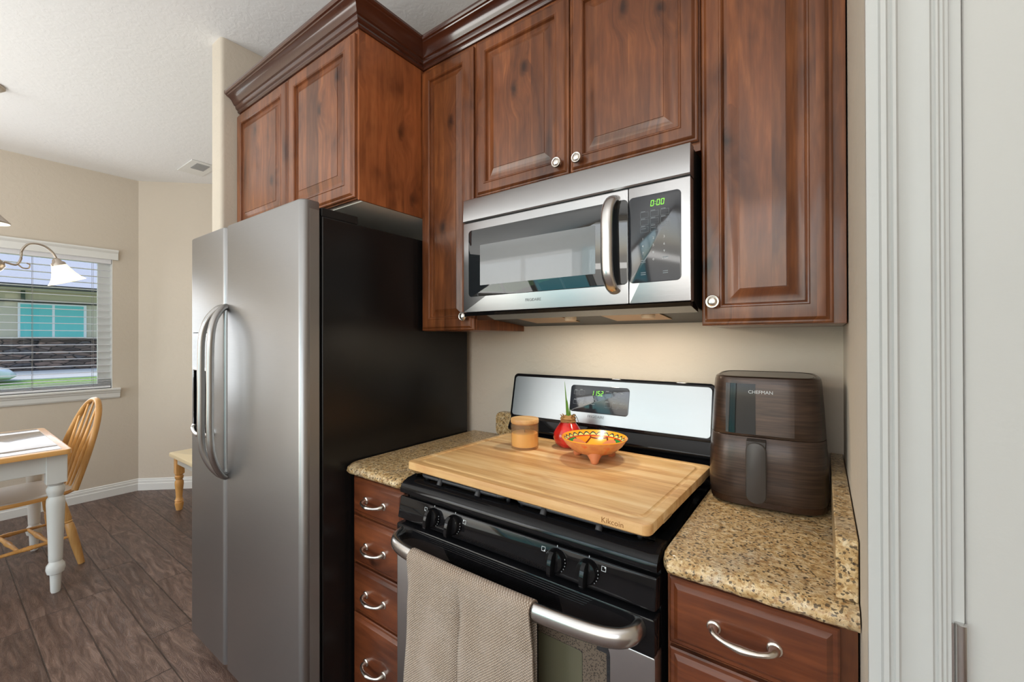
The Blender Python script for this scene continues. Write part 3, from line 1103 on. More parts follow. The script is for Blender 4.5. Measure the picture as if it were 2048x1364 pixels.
# ------------------------------------------------------------------ refrigerator
fx0, fxs, fx1 = -1.243, -0.871, -0.2935
fr = thing('refrigerator', 'stainless steel side-by-side refrigerator with black sides', 'refrigerator', ((fx0 + fx1) / 2, -0.4, 0))
bm = nb()
box(bm, fx0, fx1, -0.735, -0.035, 0.03, 1.7346)
obj('body', bm, 'black_side', fr, bevel=0.004)
boxo('gasket', fx0 + 0.012, fx1 - 0.012, -0.745, -0.733, 0.07, 1.74, 'black_matte', fr)
bm = nb()
box(bm, fx0 + 0.01, fx1 - 0.01, -0.72, -0.68, 0.0, 0.035)
box(bm, fx0 + 0.03, fx1 - 0.03, -0.715, -0.05, 0.0, 0.03)
obj('toe_grille', bm, 'black_matte', fr)
bm = nb()
box(bm, fx1 - 0.115, fx1 - 0.004, -0.735, -0.60, 1.7346, 1.764)
obj('hinge_cover', bm, 'black_matte', fr, bevel=0.003)
bm = nb()
lathe(bm, [(0.012, 0), (0.012, 0.022), (0.009, 0.026)], (fx1 - 0.035, -0.752, 1.748), 16)
box(bm, fx1 - 0.05, fx1 - 0.018, -0.79, -0.735, 1.742, 1.752)
obj('hinge', bm, 'black_matte', fr, bevel=0.002)


def fdoor(x0, x1, z0, z1, zhole=None, xhole=None):
    """cross-section extruded upwards, rounded front corners, slight belly"""
    yb, yf = -0.745, -0.803
    rl, rr = 0.022, 0.022
    pts = [(x0, yb)]
    for k in range(7):
        a = R(180 + 90 * k / 6)
        pts.append((x0 + rl + rl * math.cos(a), yf + rl + rl * math.sin(a)))
    for k in range(7):
        a = R(270 + 90 * k / 6)
        pts.append((x1 - rr + rr * math.cos(a), yf + rr + rr * math.sin(a)))
    pts.append((x1, yb))
    return pts


def extr_z(bm, pts, z0, z1):
    loft(bm, [[(x, y, z0) for x, y in pts], [(x, y, z1) for x, y in pts]])


def door_top(bm, pts, z0, z1, c):
    """extrude with a small rounded shoulder at the top"""
    cx = sum(p[0] for p in pts) / len(pts)
    rings = [[(x, y, z0) for x, y in pts], [(x, y, z1 - 0.008) for x, y in pts]]
    for ins, zz in ((0.002, z1 - 0.003), (0.006, z1)):
        rings.append([(x + (ins if x < cx else -ins), min(y + ins, -0.745) if y < -0.75 else y, zz) for x, y in pts])
    loft(bm, rings)


# right door
bm = nb()
door_top(bm, fdoor(fxs + 0.0035, fx1 + 0.0, 0.055, 1.779), 0.055, 1.779, 0)
rd = obj('door', bm, 'steel_fridge', fr, smooth=30)
boxo('door_edge', fx1 - 0.0005, fx1 + 0.0008, -0.777, -0.7455, 0.06, 1.750, 'steel_side', rd)
# left door with the dispenser opening
hx0, hx1, hz0, hz1 = -1.212, -0.985, 0.925, 1.365
bm = nb()
pts = fdoor(fx0, fxs - 0.0035, 0, 0)
extr_z(bm, pts, 0.055, hz0)
door_top(bm, pts, hz1, 1.779, 0)
left = [p for p in pts if p[0] < hx0]
left = [(hx0, -0.745)] + left + [(hx0, -0.803)]
extr_z(bm, left, hz0, hz1)
right = [(hx1, -0.803)] + [p for p in pts if p[0] > hx1] + [(hx1, -0.745)]
extr_z(bm, right, hz0, hz1)
box(bm, hx0, hx1, -0.752, -0.745, hz0, hz1)
ld = obj('door', bm, 'steel_fridge', fr, smooth=30)
dp = boxo('dispenser', hx0 + 0.002, hx1 - 0.002, -0.806, -0.76, 1.20, hz1 - 0.002, 'steel_plain', ld, 0.004)
bm = nb()
plate(bm, (0, -0.806, 0), (1, 0, 0), (0, 0, 1), (0, -1, 0), hx0 + 0.010, hx1 - 0.03, 1.215, 1.35, 0.008, -0.004, 0.001)
obj('control_panel', bm, 'glass_screen', dp)
bm = nb()
box(bm, hx0 + 0.002, hx1 - 0.002, -0.764, -0.7525, hz0 + 0.002, 1.20)
box(bm, hx0 + 0.002, hx0 + 0.008, -0.803, -0.764, hz0 + 0.03, 1.20)
box(bm, hx1 - 0.008, hx1 - 0.002, -0.803, -0.764, hz0 + 0.03, 1.20)
obj('cavity', bm, 'black_gloss', dp)
bm = nb()
tube(bm, spline([(hx0 + 0.006, -0.800, 0.965), (hx0 + 0.012, -0.806, 0.945), ((hx0 + hx1) / 2, -0.822, 0.937), (hx1 - 0.012, -0.806, 0.945), (hx1 - 0.006, -0.800, 0.965)], 6), 0.010, 12)
box(bm, hx0 + 0.004, hx1 - 0.004, -0.808, -0.765, 0.930, 0.942)
obj('drip_tray', bm, 'steel_plain', dp)


def fhandle(parent, x, sgn):
    bm = nb()
    zt, zb = 1.462, 0.800
    p = [(x + 0.030 * sgn, -0.803, zt), (x + 0.022 * sgn, -0.824, zt - 0.012), (x + 0.010 * sgn, -0.852, zt - 0.055), (x, -0.866, zt - 0.12), (x, -0.869, zt - 0.22), (x, -0.869, (zt + zb) / 2),
         (x, -0.869, zb + 0.20), (x, -0.864, zb + 0.115), (x + 0.010 * sgn, -0.846, zb + 0.055), (x + 0.024 * sgn, -0.820, zb + 0.012), (x + 0.033 * sgn, -0.803, zb)]
    tube(bm, spline(p, 5), 0.0125, 16, up=(1, 0, 0), ell=1.15)
    return obj('handle', bm, 'steel_handle', parent, smooth=60)


fhandle(ld, -0.918, 1)
fhandle(rd, -0.828, -1)

# ------------------------------------------------------------------ base cabinets and counters
CT = 0.914
YD = -0.625
t = thing('base_cabinet', 'narrow dark wood drawer cabinet between refrigerator and stove', 'cabinet', (-0.145, -0.3, 0))
bm = nb()
box(bm, -0.283, -0.006, YD, -0.002, 0.10, 0.882)
box(bm, -0.283, -0.006, YD + 0.07, -0.002, 0.0, 0.10)
obj('body', bm, 'wood', t)
zz = [(0.748, 0.868), (0.583, 0.739), (0.420, 0.576), (0.115, 0.413)]
hz = [0.806, 0.655, 0.498, 0.278]
for (z0, z1), h in zip(zz, hz):
    drawer(t, -0.268, -0.008, z0, z1, YD, -0.190, -0.098, h)

t = thing('base_cabinet', 'dark wood drawer cabinet under the air fryer counter', 'cabinet', (0.92, -0.3, 0))
bm = nb()
box(bm, 0.770, XR - 0.003, YD, -0.002, 0.10, 0.882)
box(bm, 0.770, XR - 0.003, YD + 0.07, -0.002, 0.0, 0.10)
obj('body', bm, 'wood', t)
drawer(t, 0.776, 1.040, 0.742, 0.869, YD, 0.857, 0.952, 0.806)
drawer(t, 0.776, 1.040, 0.560, 0.733, YD, 0.857, 0.952, 0.650)
drawer(t, 0.776, 1.040, 0.330, 0.551, YD, 0.857, 0.952, 0.450)
drawer(t, 0.776, 1.040, 0.110, 0.321, YD, 0.857, 0.952, 0.230)

M['granite_rough'] = granite_rough()


def counter(name, x0, x1, label, rl):
    """slab with a rounded, chiselled front edge"""
    rnd = random.Random(x0)
    bm = nb()
    nx = max(10, int((x1 - x0) / 0.012))
    rings = []
    for i in range(nx + 1):
        x = x0 + (x1 - x0) * i / nx
        w = (rnd.random() - 0.5) * 0.005
        w2 = (rnd.random() - 0.5) * 0.004
        ins = 0.0
        e = min(x - x0, x1 - x) if rl == 'both' else (x - x0 if rl == 'l' else 9)
        if e < 0.02:
            ins = 0.02 - math.sqrt(max(0, 0.02 ** 2 - (0.02 - e) ** 2))
        yf = -0.6626 + ins
        rings.append([(x, -0.002, 0.883), (x, -0.002, CT), (x, yf + 0.03, CT), (x, yf + 0.012, CT - 0.002 + w * .2), (x, yf + 0.004 + w, CT - 0.008), (x, yf + w2, 0.902),
                      (x, yf + w * .8, 0.893), (x, yf + 0.004 + w2, 0.885), (x, yf + 0.012, 0.883)])
    loft(bm, rings)
    o = obj(name, bm, 'granite_rough', smooth=50)
    return tag(o, label, 'countertop')


counter('countertop', -0.283, -0.003, 'small speckled granite countertop between refrigerator and stove', 'both')
counter('countertop', 0.766, XR - 0.002, 'speckled tan granite countertop under the air fryer', 'l')
bm = nb()
box(bm, XR - 0.031, XR - 0.002, -0.629, -0.003, CT + 0.0005, 1.0132)
o = obj('side_splash', bm, 'granite', bevel=0.002)
tag(o, 'granite side splash strip against the side wall beside the air fryer', 'backsplash')
bm = nb()
plate(bm, (0, 0, 0), (1, 0, 0), (0, 0, 1), (0, -1, 0), -0.135, -0.004, CT + 0.0005, 1.018, 0.028, 0.002, 0.030, 0.004)
o = obj('backsplash', bm, 'granite', smooth=40)
tag(o, 'short rounded granite backsplash piece behind the candle beside the stove', 'backsplash')

# ------------------------------------------------------------------ range
rg = thing('gas_range', 'black and stainless steel gas range with towel on its door', 'stove', (0.38, -0.35, 0))
bm = nb()
box(bm, 0.004, 0.756, -0.625, -0.03, 0.03, 0.878)
for xx in (0.05, 0.68):
    for yy in (-0.58, -0.10):
        box(bm, xx, xx + 0.03, yy, yy + 0.03, 0, 0.03)
obj('body', bm, 'black_matte', rg)
# cooktop
bm = nb()
prof = [(-0.10, 0.876), (-0.10, 0.918), (-0.115, 0.911), (-0.150, 0.906), (-0.585, 0.906), (-0.600, 0.912), (-0.615, 0.9165), (-0.632, 0.9145), (-0.648, 0.907), (-0.657, 0.897), (-0.661, 0.886), (-0.659, 0.8785), (-0.640, 0.876)]
extrude_x(bm, prof, 0.020, 0.740)
sp_ = [(y, z + (0.007 if -0.61 < y < -0.12 and z > 0.9 else 0)) for y, z in prof]
extrude_x(bm, sp_, 0.001, 0.020)
extrude_x(bm, sp_, 0.740, 0.759)
obj('cooktop', bm, 'black_gloss', rg, smooth=40)
# burners
for xx, yy in ((0.20, -0.25), (0.56, -0.25), (0.20, -0.49), (0.56, -0.49)):
    bm = nb()
    lathe(bm, [(0.05, 0), (0.048, 0.008), (0.036, 0.010), (0.036, 0.018), (0.010, 0.020)], (xx, yy, 0.906), 28)
    obj('burner', bm, 'black_iron', rg)
# grates (two), feet visible in front of the board
for gx0, gx1 in ((0.045, 0.368), (0.392, 0.715)):
    bm = nb()
    zt = 0.940
    r_ = 0.0055
    loop = rr_pts(gx0, gx1, -0.622, -0.130, 0.03, 5)
    tube(bm, [(x, y, zt - 0.012) for x, y in loop] + [(loop[0][0], loop[0][1], zt - 0.012)], 0.0055, 8)
    for fx in (0.28, 0.72):
        x = gx0 + (gx1 - gx0) * fx
        tube(bm, spline([(x, -0.632, zt - 0.024), (x, -0.622, zt - 0.010), (x, -0.605, zt - 0.004), (x, -0.56, zt - 0.004)], 4), [0.008] * 6 + [0.0055] * 7, 8)
        tube(bm, [(x, -0.58, zt - 0.005), (x, -0.15, zt - 0.005)], 0.005, 8)
    for yy in (-0.49, -0.37, -0.25):
        tube(bm, [(gx0, yy, zt - 0.006), (gx1, yy, zt - 0.006)], 0.005, 8)
    for x in (gx0 + 0.01, gx1 - 0.01):
        for yy in (-0.60, -0.15):
            tube(bm, [(x, yy, 0.906), (x, yy, zt - 0.010)], 0.006, 8)
    obj('grate', bm, 'black_iron', rg, smooth=60)
# control panel (sloped)
cpO = Vector((0, -0.6703, 0.8072))
cpV = (Vector((0, -0.659, 0.8693)) - cpO).normalized()
cpN = Vector((1, 0, 0)).cross(cpV) * 1
if cpN.y > 0:
    cpN = -cpN
cpL = (Vector((0, -0.659, 0.8693)) - cpO).length
bm = nb()
plate(bm, cpO, (1, 0, 0), cpV, cpN, 0.001, 0.759, 0, cpL, 0.004, -0.045, 0.0, 0.004)
cpn = obj('control_panel', bm, 'black_gloss', rg, smooth=40)


def rknob(x, glyph, sx):
    v = 0.033
    c = cpO + Vector((x, 0, 0)) + cpV * v
    bm = nb()
    # collar and disc
    rings = []
    for r_, h in ((0.0255, 0.0), (0.0255, 0.004), (0.0235, 0.007), (0.0235, 0.013), (0.0215, 0.016), (0.001, 0.017)):
        rings.append([tuple(c + cpN * h + Vector((1, 0, 0)) * (r_ * math.cos(2 * PI * k / 32)) + cpV * (r_ * math.sin(2 * PI * k / 32))) for k in range(32)])
    loft(bm, rings)
    kn = obj('knob', bm, 'black_gloss', rg, smooth=40)
    # grip: arched bar across the disc
    bm = nb()
    rings = []
    for uu in (-0.0065, -0.0045, 0.0045, 0.0065):
        s_ = 0.86 if abs(uu) > 0.006 else 1.0
        rings.append([tuple(c + Vector((uu - (0.0 if True else 0), 0, 0)) + cpV * (a * s_) + cpN * (0.008 + (h - 0.008) * s_)) for a, h in
                      ((-0.027, 0.010), (-0.027, 0.030), (-0.018, 0.034), (0.0, 0.034), (0.014, 0.031), (0.022, 0.024), (0.024, 0.012))])
    loft(bm, rings)
    obj('grip', bm, 'black_gloss', kn, smooth=30)
    bm = nb()
    plate(bm, c, (1, 0, 0), cpV, cpN, -0.0007, 0.0007, 0.0275, 0.0315, 0, 0, 0.0003)
    for k in range(5):
        a = R(20 - k * 16)
        q = c + Vector((1, 0, 0)) * (0.0245 * math.cos(a)) + cpV * (0.0245 * math.sin(a)) + cpN * 0.0045
        plate(bm, q, (1, 0, 0), cpV, cpN, -0.0008, 0.0008, -0.0012, 0.0012, 0, 0, 0.001)
    obj('dial_marking', bm, 'print_white', kn, smooth=0)
    # burner position glyph
    bm = nb()
    g = c + Vector((sx, 0, 0)) + cpV * 0.0145
    outline(bm, g, (1, 0, 0), cpV, cpN, -0.005, 0.005, -0.005, 0.005, 0.0009, 0.0003)
    du, dv_ = {'fl': (-.0028, -.0028), 'bl': (-.0028, .0028), 'fr': (.0028, -.0028), 'br': (.0028, .0028)}[glyph]
    plate(bm, g, (1, 0, 0), cpV, cpN, du - .0012, du + .0012, dv_ - .0012, dv_ + .0012, 0, 0, 0.0004)
    obj('burner_symbol', bm, 'print_white', kn, smooth=0)


rknob(0.147, 'fl', -0.033)
rknob(0.226, 'bl', 0.034)
rknob(0.538, 'fr', -0.035)
rknob(0.616, 'br', 0.034)

# backguard
bO = Vector((0, -0.108, 1.020))
bT = Vector((0, -0.074, 1.188))
bV = (bT - bO).normalized()
bN = Vector((0, -bV.z, bV.y))
bL = (bT - bO).length
bm = nb()
extrude_x(bm, [(-0.03, 0.90), (-0.03, 1.178), (-0.074, 1.186), (-0.108, 1.018), (-0.128, 0.985), (-0.126, 0.975), (-0.105, 0.965), (-0.105, 0.945), (-0.120, 0.935), (-0.118, 0.918), (-0.10, 0.905)], 0.004, 0.756)
bgd = obj('backguard', bm, 'black_gloss', rg, smooth=30, bevel=0.003)
bm = nb()
plate(bm, bO, (1, 0, 0), bV, bN, 0.002, 0.758, 0.0, bL + 0.006, 0.018, -0.02, 0.004, 0.004)
obj('frame', bm, 'black_gloss', bgd, smooth=40)
bm = nb()
plate(bm, bO, (1, 0, 0), bV, bN, 0.013, 0.747, 0.012, bL - 0.006, 0.012, 0.0, 0.0052)
obj('steel_panel', bm, 'steel_back', bgd, smooth=40)
bm = nb()
plate(bm, bO, (1, 0, 0), bV, bN, 0.268, 0.490, 0.050, 0.146, 0.012, 0.004, 0.0072, 0.001)
dsp = obj('display', bm, 'panel_dark', bgd, smooth=40)
dO = bO + bN * 0.0074
bm = nb()
for (u, v, w_, h_) in ((0.282, 0.112, 0.020, 0.014), (0.304, 0.110, 0.020, 0.018), (0.282, 0.078, 0.020, 0.014), (0.305, 0.078, 0.020, 0.014),
                       (0.404, 0.108, 0.022, 0.020), (0.432, 0.108, 0.020, 0.018), (0.456, 0.110, 0.021, 0.015), (0.404, 0.074, 0.022, 0.018), (0.432, 0.072, 0.019, 0.018), (0.455, 0.074, 0.020, 0.015)):
    outline(bm, dO, (1, 0, 0), bV, bN, u, u + w_, v, v + h_)
    plate(bm, dO, (1, 0, 0), bV, bN, u + 0.002, u + w_ * 0.6, v + h_ + 0.001, v + h_ + 0.003, 0, 0, 0.0002)
for (u, v) in ((0.352, 0.098), (0.350, 0.088), (0.352, 0.080)):
    plate(bm, dO, (1, 0, 0), bV, bN, u, u + 0.014, v, v + 0.0018, 0, 0, 0.0002)
obj('key_print', bm, 'print_faint', dsp, smooth=0)
bm = nb()
digits(bm, '1152', dO + Vector((0.350, 0, 0)) + bV * 0.112, (1, 0, 0), bV, bN, 0.0085, 0.017, 0.0035, 0.0018)
obj('clock_digits', bm, 'digit', dsp, smooth=0)
text('logo', 'FRIGIDAIRE', 0.0135, dO + Vector((0.342, 0, 0)) + bV * 0.0335 - bN * 0.002, (1, 0, 0), bV, bN, 'print_grey', bgd, sx=0.92)

# oven door
bm = nb()
plate(bm, (0, -0.6725, 0), (1, 0, 0), (0, 0, 1), (0, -1, 0), 0.001, 0.759, 0.21, 0.7205, 0.004, -0.040, 0.0, 0.002)
od = obj('oven_door', bm, 'steel', rg, smooth=40)
bm = nb()
plate(bm, (0, -0.6725, 0), (1, 0, 0), (0, 0, 1), (0, -1, 0), 0.001, 0.759, 0.7210, 0.7943, 0.006, -0.040, 0.001, 0.004)
obj('top_band', bm, 'black_gloss', od, smooth=40)
bm = nb()
for k in range(4):
    zz_ = 0.7865 - k * 0.0052
    x0_, x1_ = 0.135 + k * 0.006, 0.625 - k * 0.006
    tube(bm, [(x0_ - 0.06 * (k == 0), -0.6735, zz_ + 0.002), (x0_, -0.6738, zz_), (x1_, -0.6738, zz_), (x1_ + 0.004, -0.6735, zz_)], 0.0013, 8)
obj('vent_ridge', bm, 'black_gloss', od, smooth=60)
bm = nb()
plate(bm, (0, -0.6725, 0), (1, 0, 0), (0, 0, 1), (0, -1, 0), 0.090, 0.668, 0.300, 0.716, 0.030, -0.002, 0.0015, 0.001)
obj('glass', bm, 'glass_dark', od, smooth=40)
n = NT('oven_mesh')
_c = n.coord()
_vo = n.n('ShaderNodeTexVoronoi')
_vo.inputs['Scale'].default_value = 260
n.l(_c, _vo.inputs['Vector'])
M['oven_mesh'] = n.set(n.ramp(_vo.outputs['Distance'], [(0.2, lin(28, 26, 24)), (0.5, lin(104, 92, 80))]), 0.3, 0, 0.6)
bm = nb()
for a in ((0.098, 0.150, 0.33, 0.710), (0.607, 0.661, 0.33, 0.690), (0.150, 0.607, 0.672, 0.710), (0.607, 0.640, 0.690, 0.710)):
    plate(bm, (0, -0.674, 0), (1, 0, 0), (0, 0, 1), (0, -1, 0), *a, 0, 0, 0.0004)
obj('screen_border', bm, 'oven_mesh', od, smooth=0)
bm = nb()
plate(bm, (0, -0.674, 0), (1, 0, 0), (0, 0, 1), (0, -1, 0), 0.151, 0.606, 0.33, 0.671, 0.006, 0, 0.0003)
obj('inner_window', bm, plain('oven_inner', lin(92, 90, 72), 0.25, 0, 0.8), od, smooth=0)
bm = nb()
hp = [(0.030, -0.672, 0.770), (0.036, -0.700, 0.768), (0.060, -0.722, 0.765), (0.120, -0.734, 0.762), (0.25, -0.741, 0.760), (0.38, -0.743, 0.760), (0.51, -0.741, 0.760), (0.64, -0.734, 0.762), (0.700, -0.722, 0.765), (0.724, -0.700, 0.768), (0.730, -0.672, 0.770)]
tube(bm, spline(hp, 6), 0.0130, 20, ell=1.5)
hd = obj('handle', bm, 'steel_plain', od, smooth=60)
boxo('storage_drawer', 0.002, 0.758, -0.668, -0.630, 0.05, 0.205, 'steel', rg, 0.004)

# towel folded over the oven door handle
bm = nb()


def hy(x):
    u = (x - 0.38) / 0.35
    return -0.743 + 0.009 * u * u


def towel_panel(bm, x0, x1, lean, zbot, thick, ph, eb=0.013):
    nx, rows = 26, []
    outer, inner = [], []
    for i in range(nx + 1):
        f = i / nx
        x = x0 + (x1 - x0) * f
        yc, zc = hy(x), 0.7605
        col = []
        rad = 0.0195
        # back drop, then over the bar, then the front drop
        zs = [0.52, 0.60, 0.68, 0.73]
        for z in zs:
            col.append((x, yc + 0.016 + 0.002 * math.sin(30 * x + ph), z))
        for k in range(9):
            a = R(0 + 180 * k / 8)
            col.append((x, yc + rad * math.cos(a), zc + 0.004 + rad * math.sin(a)))
        for k in range(1, 25):
            s_ = k / 24
            z = zc + (zbot - zc) * s_
            wav = (0.0035 * math.sin(x * 62 + ph + s_ * 1.5) + 0.003 * math.sin(x * 25 + 2 * ph - s_ * 2) + 0.002 * math.sin(s_ * 9 + x * 20)) * min(1, s_ * 3)
            edge = (0.013 * math.exp(-((f) / 0.07) ** 2) + eb * math.exp(-((1 - f) / 0.09) ** 2)) * min(1, s_ * 5)
            fl = (f - 0.5) * 0.02 * s_
            col.append((x + fl + lean * s_, yc - rad - 0.004 * s_ + wav + edge, z))
        outer.append(col)
    rings = []
    for i, col in enumerate(outer):
        nrm = []
        m_ = len(col)
        ins = []
        for k in range(m_):
            a = Vector(col[max(k - 1, 0)]); b = Vector(col[min(k + 1, m_ - 1)])
            d = (b - a); d.x = 0; d.normalize()
            nn = Vector((0, -d.z, d.y))
            # point inward to the bar
            ins.append(tuple(Vector(col[k]) - nn * thick if k > 3 else Vector(col[k]) - Vector((0, thick, 0))))
        # keep the lining on the inner side
        rings.append([tuple(p) for p in col] + [(p[0], p[1], p[2]) for p in reversed(ins)])
    loft(bm, rings)


towel_panel(bm, 0.146, 0.3345, -0.012, 0.395, -0.004, 0.4, 0.022)
towel_panel(bm, 0.330, 0.527, 0.002, 0.380, -0.004, 1.9)
o = obj('dish_towel', bm, 'towel', smooth=80)
tag(o, 'beige woven dish towel folded over the oven door handle', 'towel')

# ------------------------------------------------------------------ microwave
ym = -0.3817
mw = thing('microwave', 'stainless steel over-the-range microwave with black glass door', 'microwave', (0.38, -0.2, 1.39))
bm = nb()
loft(bm, [[(x, -0.350, 1.418), (x, -0.004, 1.386), (x, -0.004, 1.8195), (x, -0.350, 1.8195)] for x in (0.006, 0.7555)])
obj('body', bm, 'black_matte', mw, bevel=0.003)
bm = nb()
loft(bm, [[(x, -0.382, 1.424), (x, -0.374, 1.414), (x, -0.30, 1.402), (x, -0.30, 1.412), (x, -0.35, 1.43)] for x in (0.004, 0.756)])
obj('bottom_lip', bm, 'black_gloss', mw, smooth=30)
M['filter'] = plain('filter_alu', lin(176, 140, 100), 0.4, 0.8)
for x0_ in (0.14, 0.46):
    bm = nb()
    loft(bm, [[(x, -0.27, 1.4095), (x, -0.12, 1.396), (x, -0.12, 1.393), (x, -0.27, 1.4065)] for x in (x0_, x0_ + 0.18)])
    obj('grease_filter', bm, 'filter', mw)
for x0_ in (0.36, 0.62):
    bm = nb()
    lathe(bm, [(0.018, -0.004), (0.020, -0.001), (0.020, 0.012), (0.002, 0.013)], (x0_ - 0.02, -0.225, 1.398), 20)
    hl = obj('hood_lamp', bm, 'bulb_dim', mw)
    l = bpy.data.lights.new('hood_light', 'AREA')
    l.shape, l.size, l.energy, l.color = 'DISK', 0.035, 0.7, (1.0, 0.87, 0.68)
    o = bpy.data.objects.new('hood_light', l)
    C.objects.link(o)
    o.parent = hl
    o.location = Vector((x0_ - 0.02, -0.225, 1.3925)) - mw.location
# vent fascia
bm = nb()
extrude_x(bm, [(-0.345, 1.7395), (-0.3815, 1.7395), (-0.3845, 1.7435), (-0.3805, 1.8165), (-0.378, 1.8195), (-0.345, 1.8195)], 0.002, 0.757)
obj('vent_fascia', bm, 'steel', mw, smooth=40)
boxo('vent_gap', 0.004, 0.756, -0.374, -0.345, 1.7345, 1.741, 'black_matte', mw)
# door
X3, Z3, NY = (1, 0, 0), (0, 0, 1), (0, -1, 0)
bm = nb()
plate(bm, (0, ym, 0), X3, Z3, NY, 0.002, 0.5985, 1.4265, 1.7355, 0.003, -0.030, 0.0, 0.0015)
md = obj('door', bm, 'steel', mw, smooth=40)
bm = nb()
plate(bm, (0, ym, 0), X3, Z3, NY, 0.026, 0.5980, 1.4790, 1.7085, 0.013, -0.002, 0.0008, 0.0004)
gl = obj('glass', bm, 'glass_dark', md, smooth=40)
bm = nb()
plate(bm, (0, ym - 0.0008, 0), X3, Z3, NY, 0.078, 0.503, 1.516, 1.653, 0.002, 0, 0.0004)
obj('screen', bm, 'glass_screen', gl, smooth=40)
bm = nb()
hx = 0.560
tube(bm, spline([(hx, ym, 1.716), (hx, ym - 0.024, 1.706), (hx - 0.003, ym - 0.040, 1.680), (hx - 0.004, ym - 0.045, 1.64), (hx - 0.004, ym - 0.045, 1.59), (hx - 0.004, ym - 0.045, 1.54), (hx - 0.003, ym - 0.040, 1.502), (hx, ym - 0.024, 1.474), (hx, ym, 1.464)], 6), 0.0105, 18, up=(1, 0, 0), ell=1.6)
obj('handle', bm, 'steel_plain', md, smooth=60)
text('logo', 'FRIGIDAIRE', 0.0125, (0.263, ym - 0.0002, 1.4515), X3, Z3, NY, 'print_grey', md, sx=0.93)
# control column
bm = nb()
plate(bm, (0, ym, 0), X3, Z3, NY, 0.6005, 0.7575, 1.4265, 1.7355, 0.003, -0.030, 0.0, 0.0015)
mc = obj('control_column', bm, 'steel', mw, smooth=40)
bm = nb()
plate(bm, (0, ym, 0), X3, Z3, NY, 0.6010, 0.7355, 1.4800, 1.7085, 0.012, -0.002, 0.0008, 0.0004)
kp = obj('keypad', bm, 'panel_dark', mc, smooth=40)
kO = Vector((0, ym - 0.0009, 0))
bm = nb()
for i in range(3):
    for j in range(3):
        u, v = 0.632 + i * 0.0262, 1.6500 - j * 0.0192
        outline(bm, kO, X3, Z3, NY, u, u + 0.0215, v, v + 0.0145)
        plate(bm, kO, X3, Z3, NY, u + 0.001, u + 0.013, v + 0.0155, v + 0.0172, 0, 0, 0.0002)
        if j > 1:
            plate(bm, kO, X3, Z3, NY, u + 0.002, u + 0.015, v + 0.009, v + 0.0105, 0, 0, 0.0002)
for u, v in ((0.633, 1.5375), (0.633, 1.5325), (0.633, 1.505), (0.633, 1.500), (0.690, 1.5405), (0.690, 1.505), (0.690, 1.500)):
    plate(bm, kO, X3, Z3, NY, u, u + 0.013, v, v + 0.0022, 0, 0, 0.0002)
obj('key_print', bm, 'print_faint', kp, smooth=0)
for i, ch in enumerate('1234567890'):
    r_, c_ = divmod(i, 3)
    if ch == '0':
        r_, c_ = 3, 1
    text('key_number', ch, 0.0085, (0.6365 + c_ * 0.0275, ym - 0.0010, 1.5915 - r_ * 0.0185), X3, Z3, NY, 'print_white', kp)
text('key_label', 'START', 0.0055, (0.688, ym - 0.0010, 1.5365), X3, Z3, NY, 'print_white', kp)
bm = nb()
digits(bm, '0:00', kO + Vector((0.6585, 0, 1.6770)), X3, Z3, NY, 0.0082, 0.0155, 0.0028, 0.0017)
obj('clock_digits', bm, 'digit', kp, smooth=0)

# ------------------------------------------------------------------ cutting board over the burners
bd = thing('cutting_board', 'large bamboo cutting board lying over the stove burners', 'cutting board', (0.380, -0.395, 0.9405))
bd.rotation_euler = (0, 0, R(-1.6))
bm = nb()
hw, hh = 0.372, 0.252


def rring(ins, z, r=0.016):
    return [(x, y, z) for x, y in rr_pts(-hw + ins, hw - ins, -hh + ins, hh - ins, max(r - ins * 0.4, 0.004), 5)]


def rr2(ins, z):
    return [(x, y, z) for x, y in rr_pts(-hw + ins, hw - ins, -hh + ins, hh - ins, 0.030, 5)]


loft(bm, [rring(0.003, 0.0), rring(0.0, 0.003), rring(0.0, 0.0215), rring(0.001, 0.0238), rring(0.003, 0.0245), rring(0.0190, 0.0245, 0.03), rr2(0.0195, 0.0240), rr2(0.0225, 0.0222), rr2(0.0250, 0.0218), rr2(0.0275, 0.0222), rr2(0.0305, 0.0240), rr2(0.031, 0.0245)])
bo = obj('board', bm, 'bamboo', bd, smooth=25, local=True)
bm = nb()
for sx_ in (-1, 1):
    for yy in (-0.17, 0.12):
        box(bm, sx_ * (hw - 0.004) - 0.004, sx_ * (hw - 0.004) + 0.004, yy, yy + 0.055, 0.001, 0.010)
obj('grip_notch', bm, 'bamboo', bd, local=True, bevel=0.001)
cu = text('logo', 'Kikcoin', 0.0165, (0, 0, 0), (1, 0, 0), (0, 0, 1), (0, -1, 0), 'burn', None, sx=1.0)
cu.parent = bo
cu.matrix_basis = Matrix.Translation((0.268, -hh - 0.0001, 0.0065)) @ Matrix(((1, 0, 0), (0, 0, -1), (0, 1, 0))).to_4x4()

ZB = 0.9650
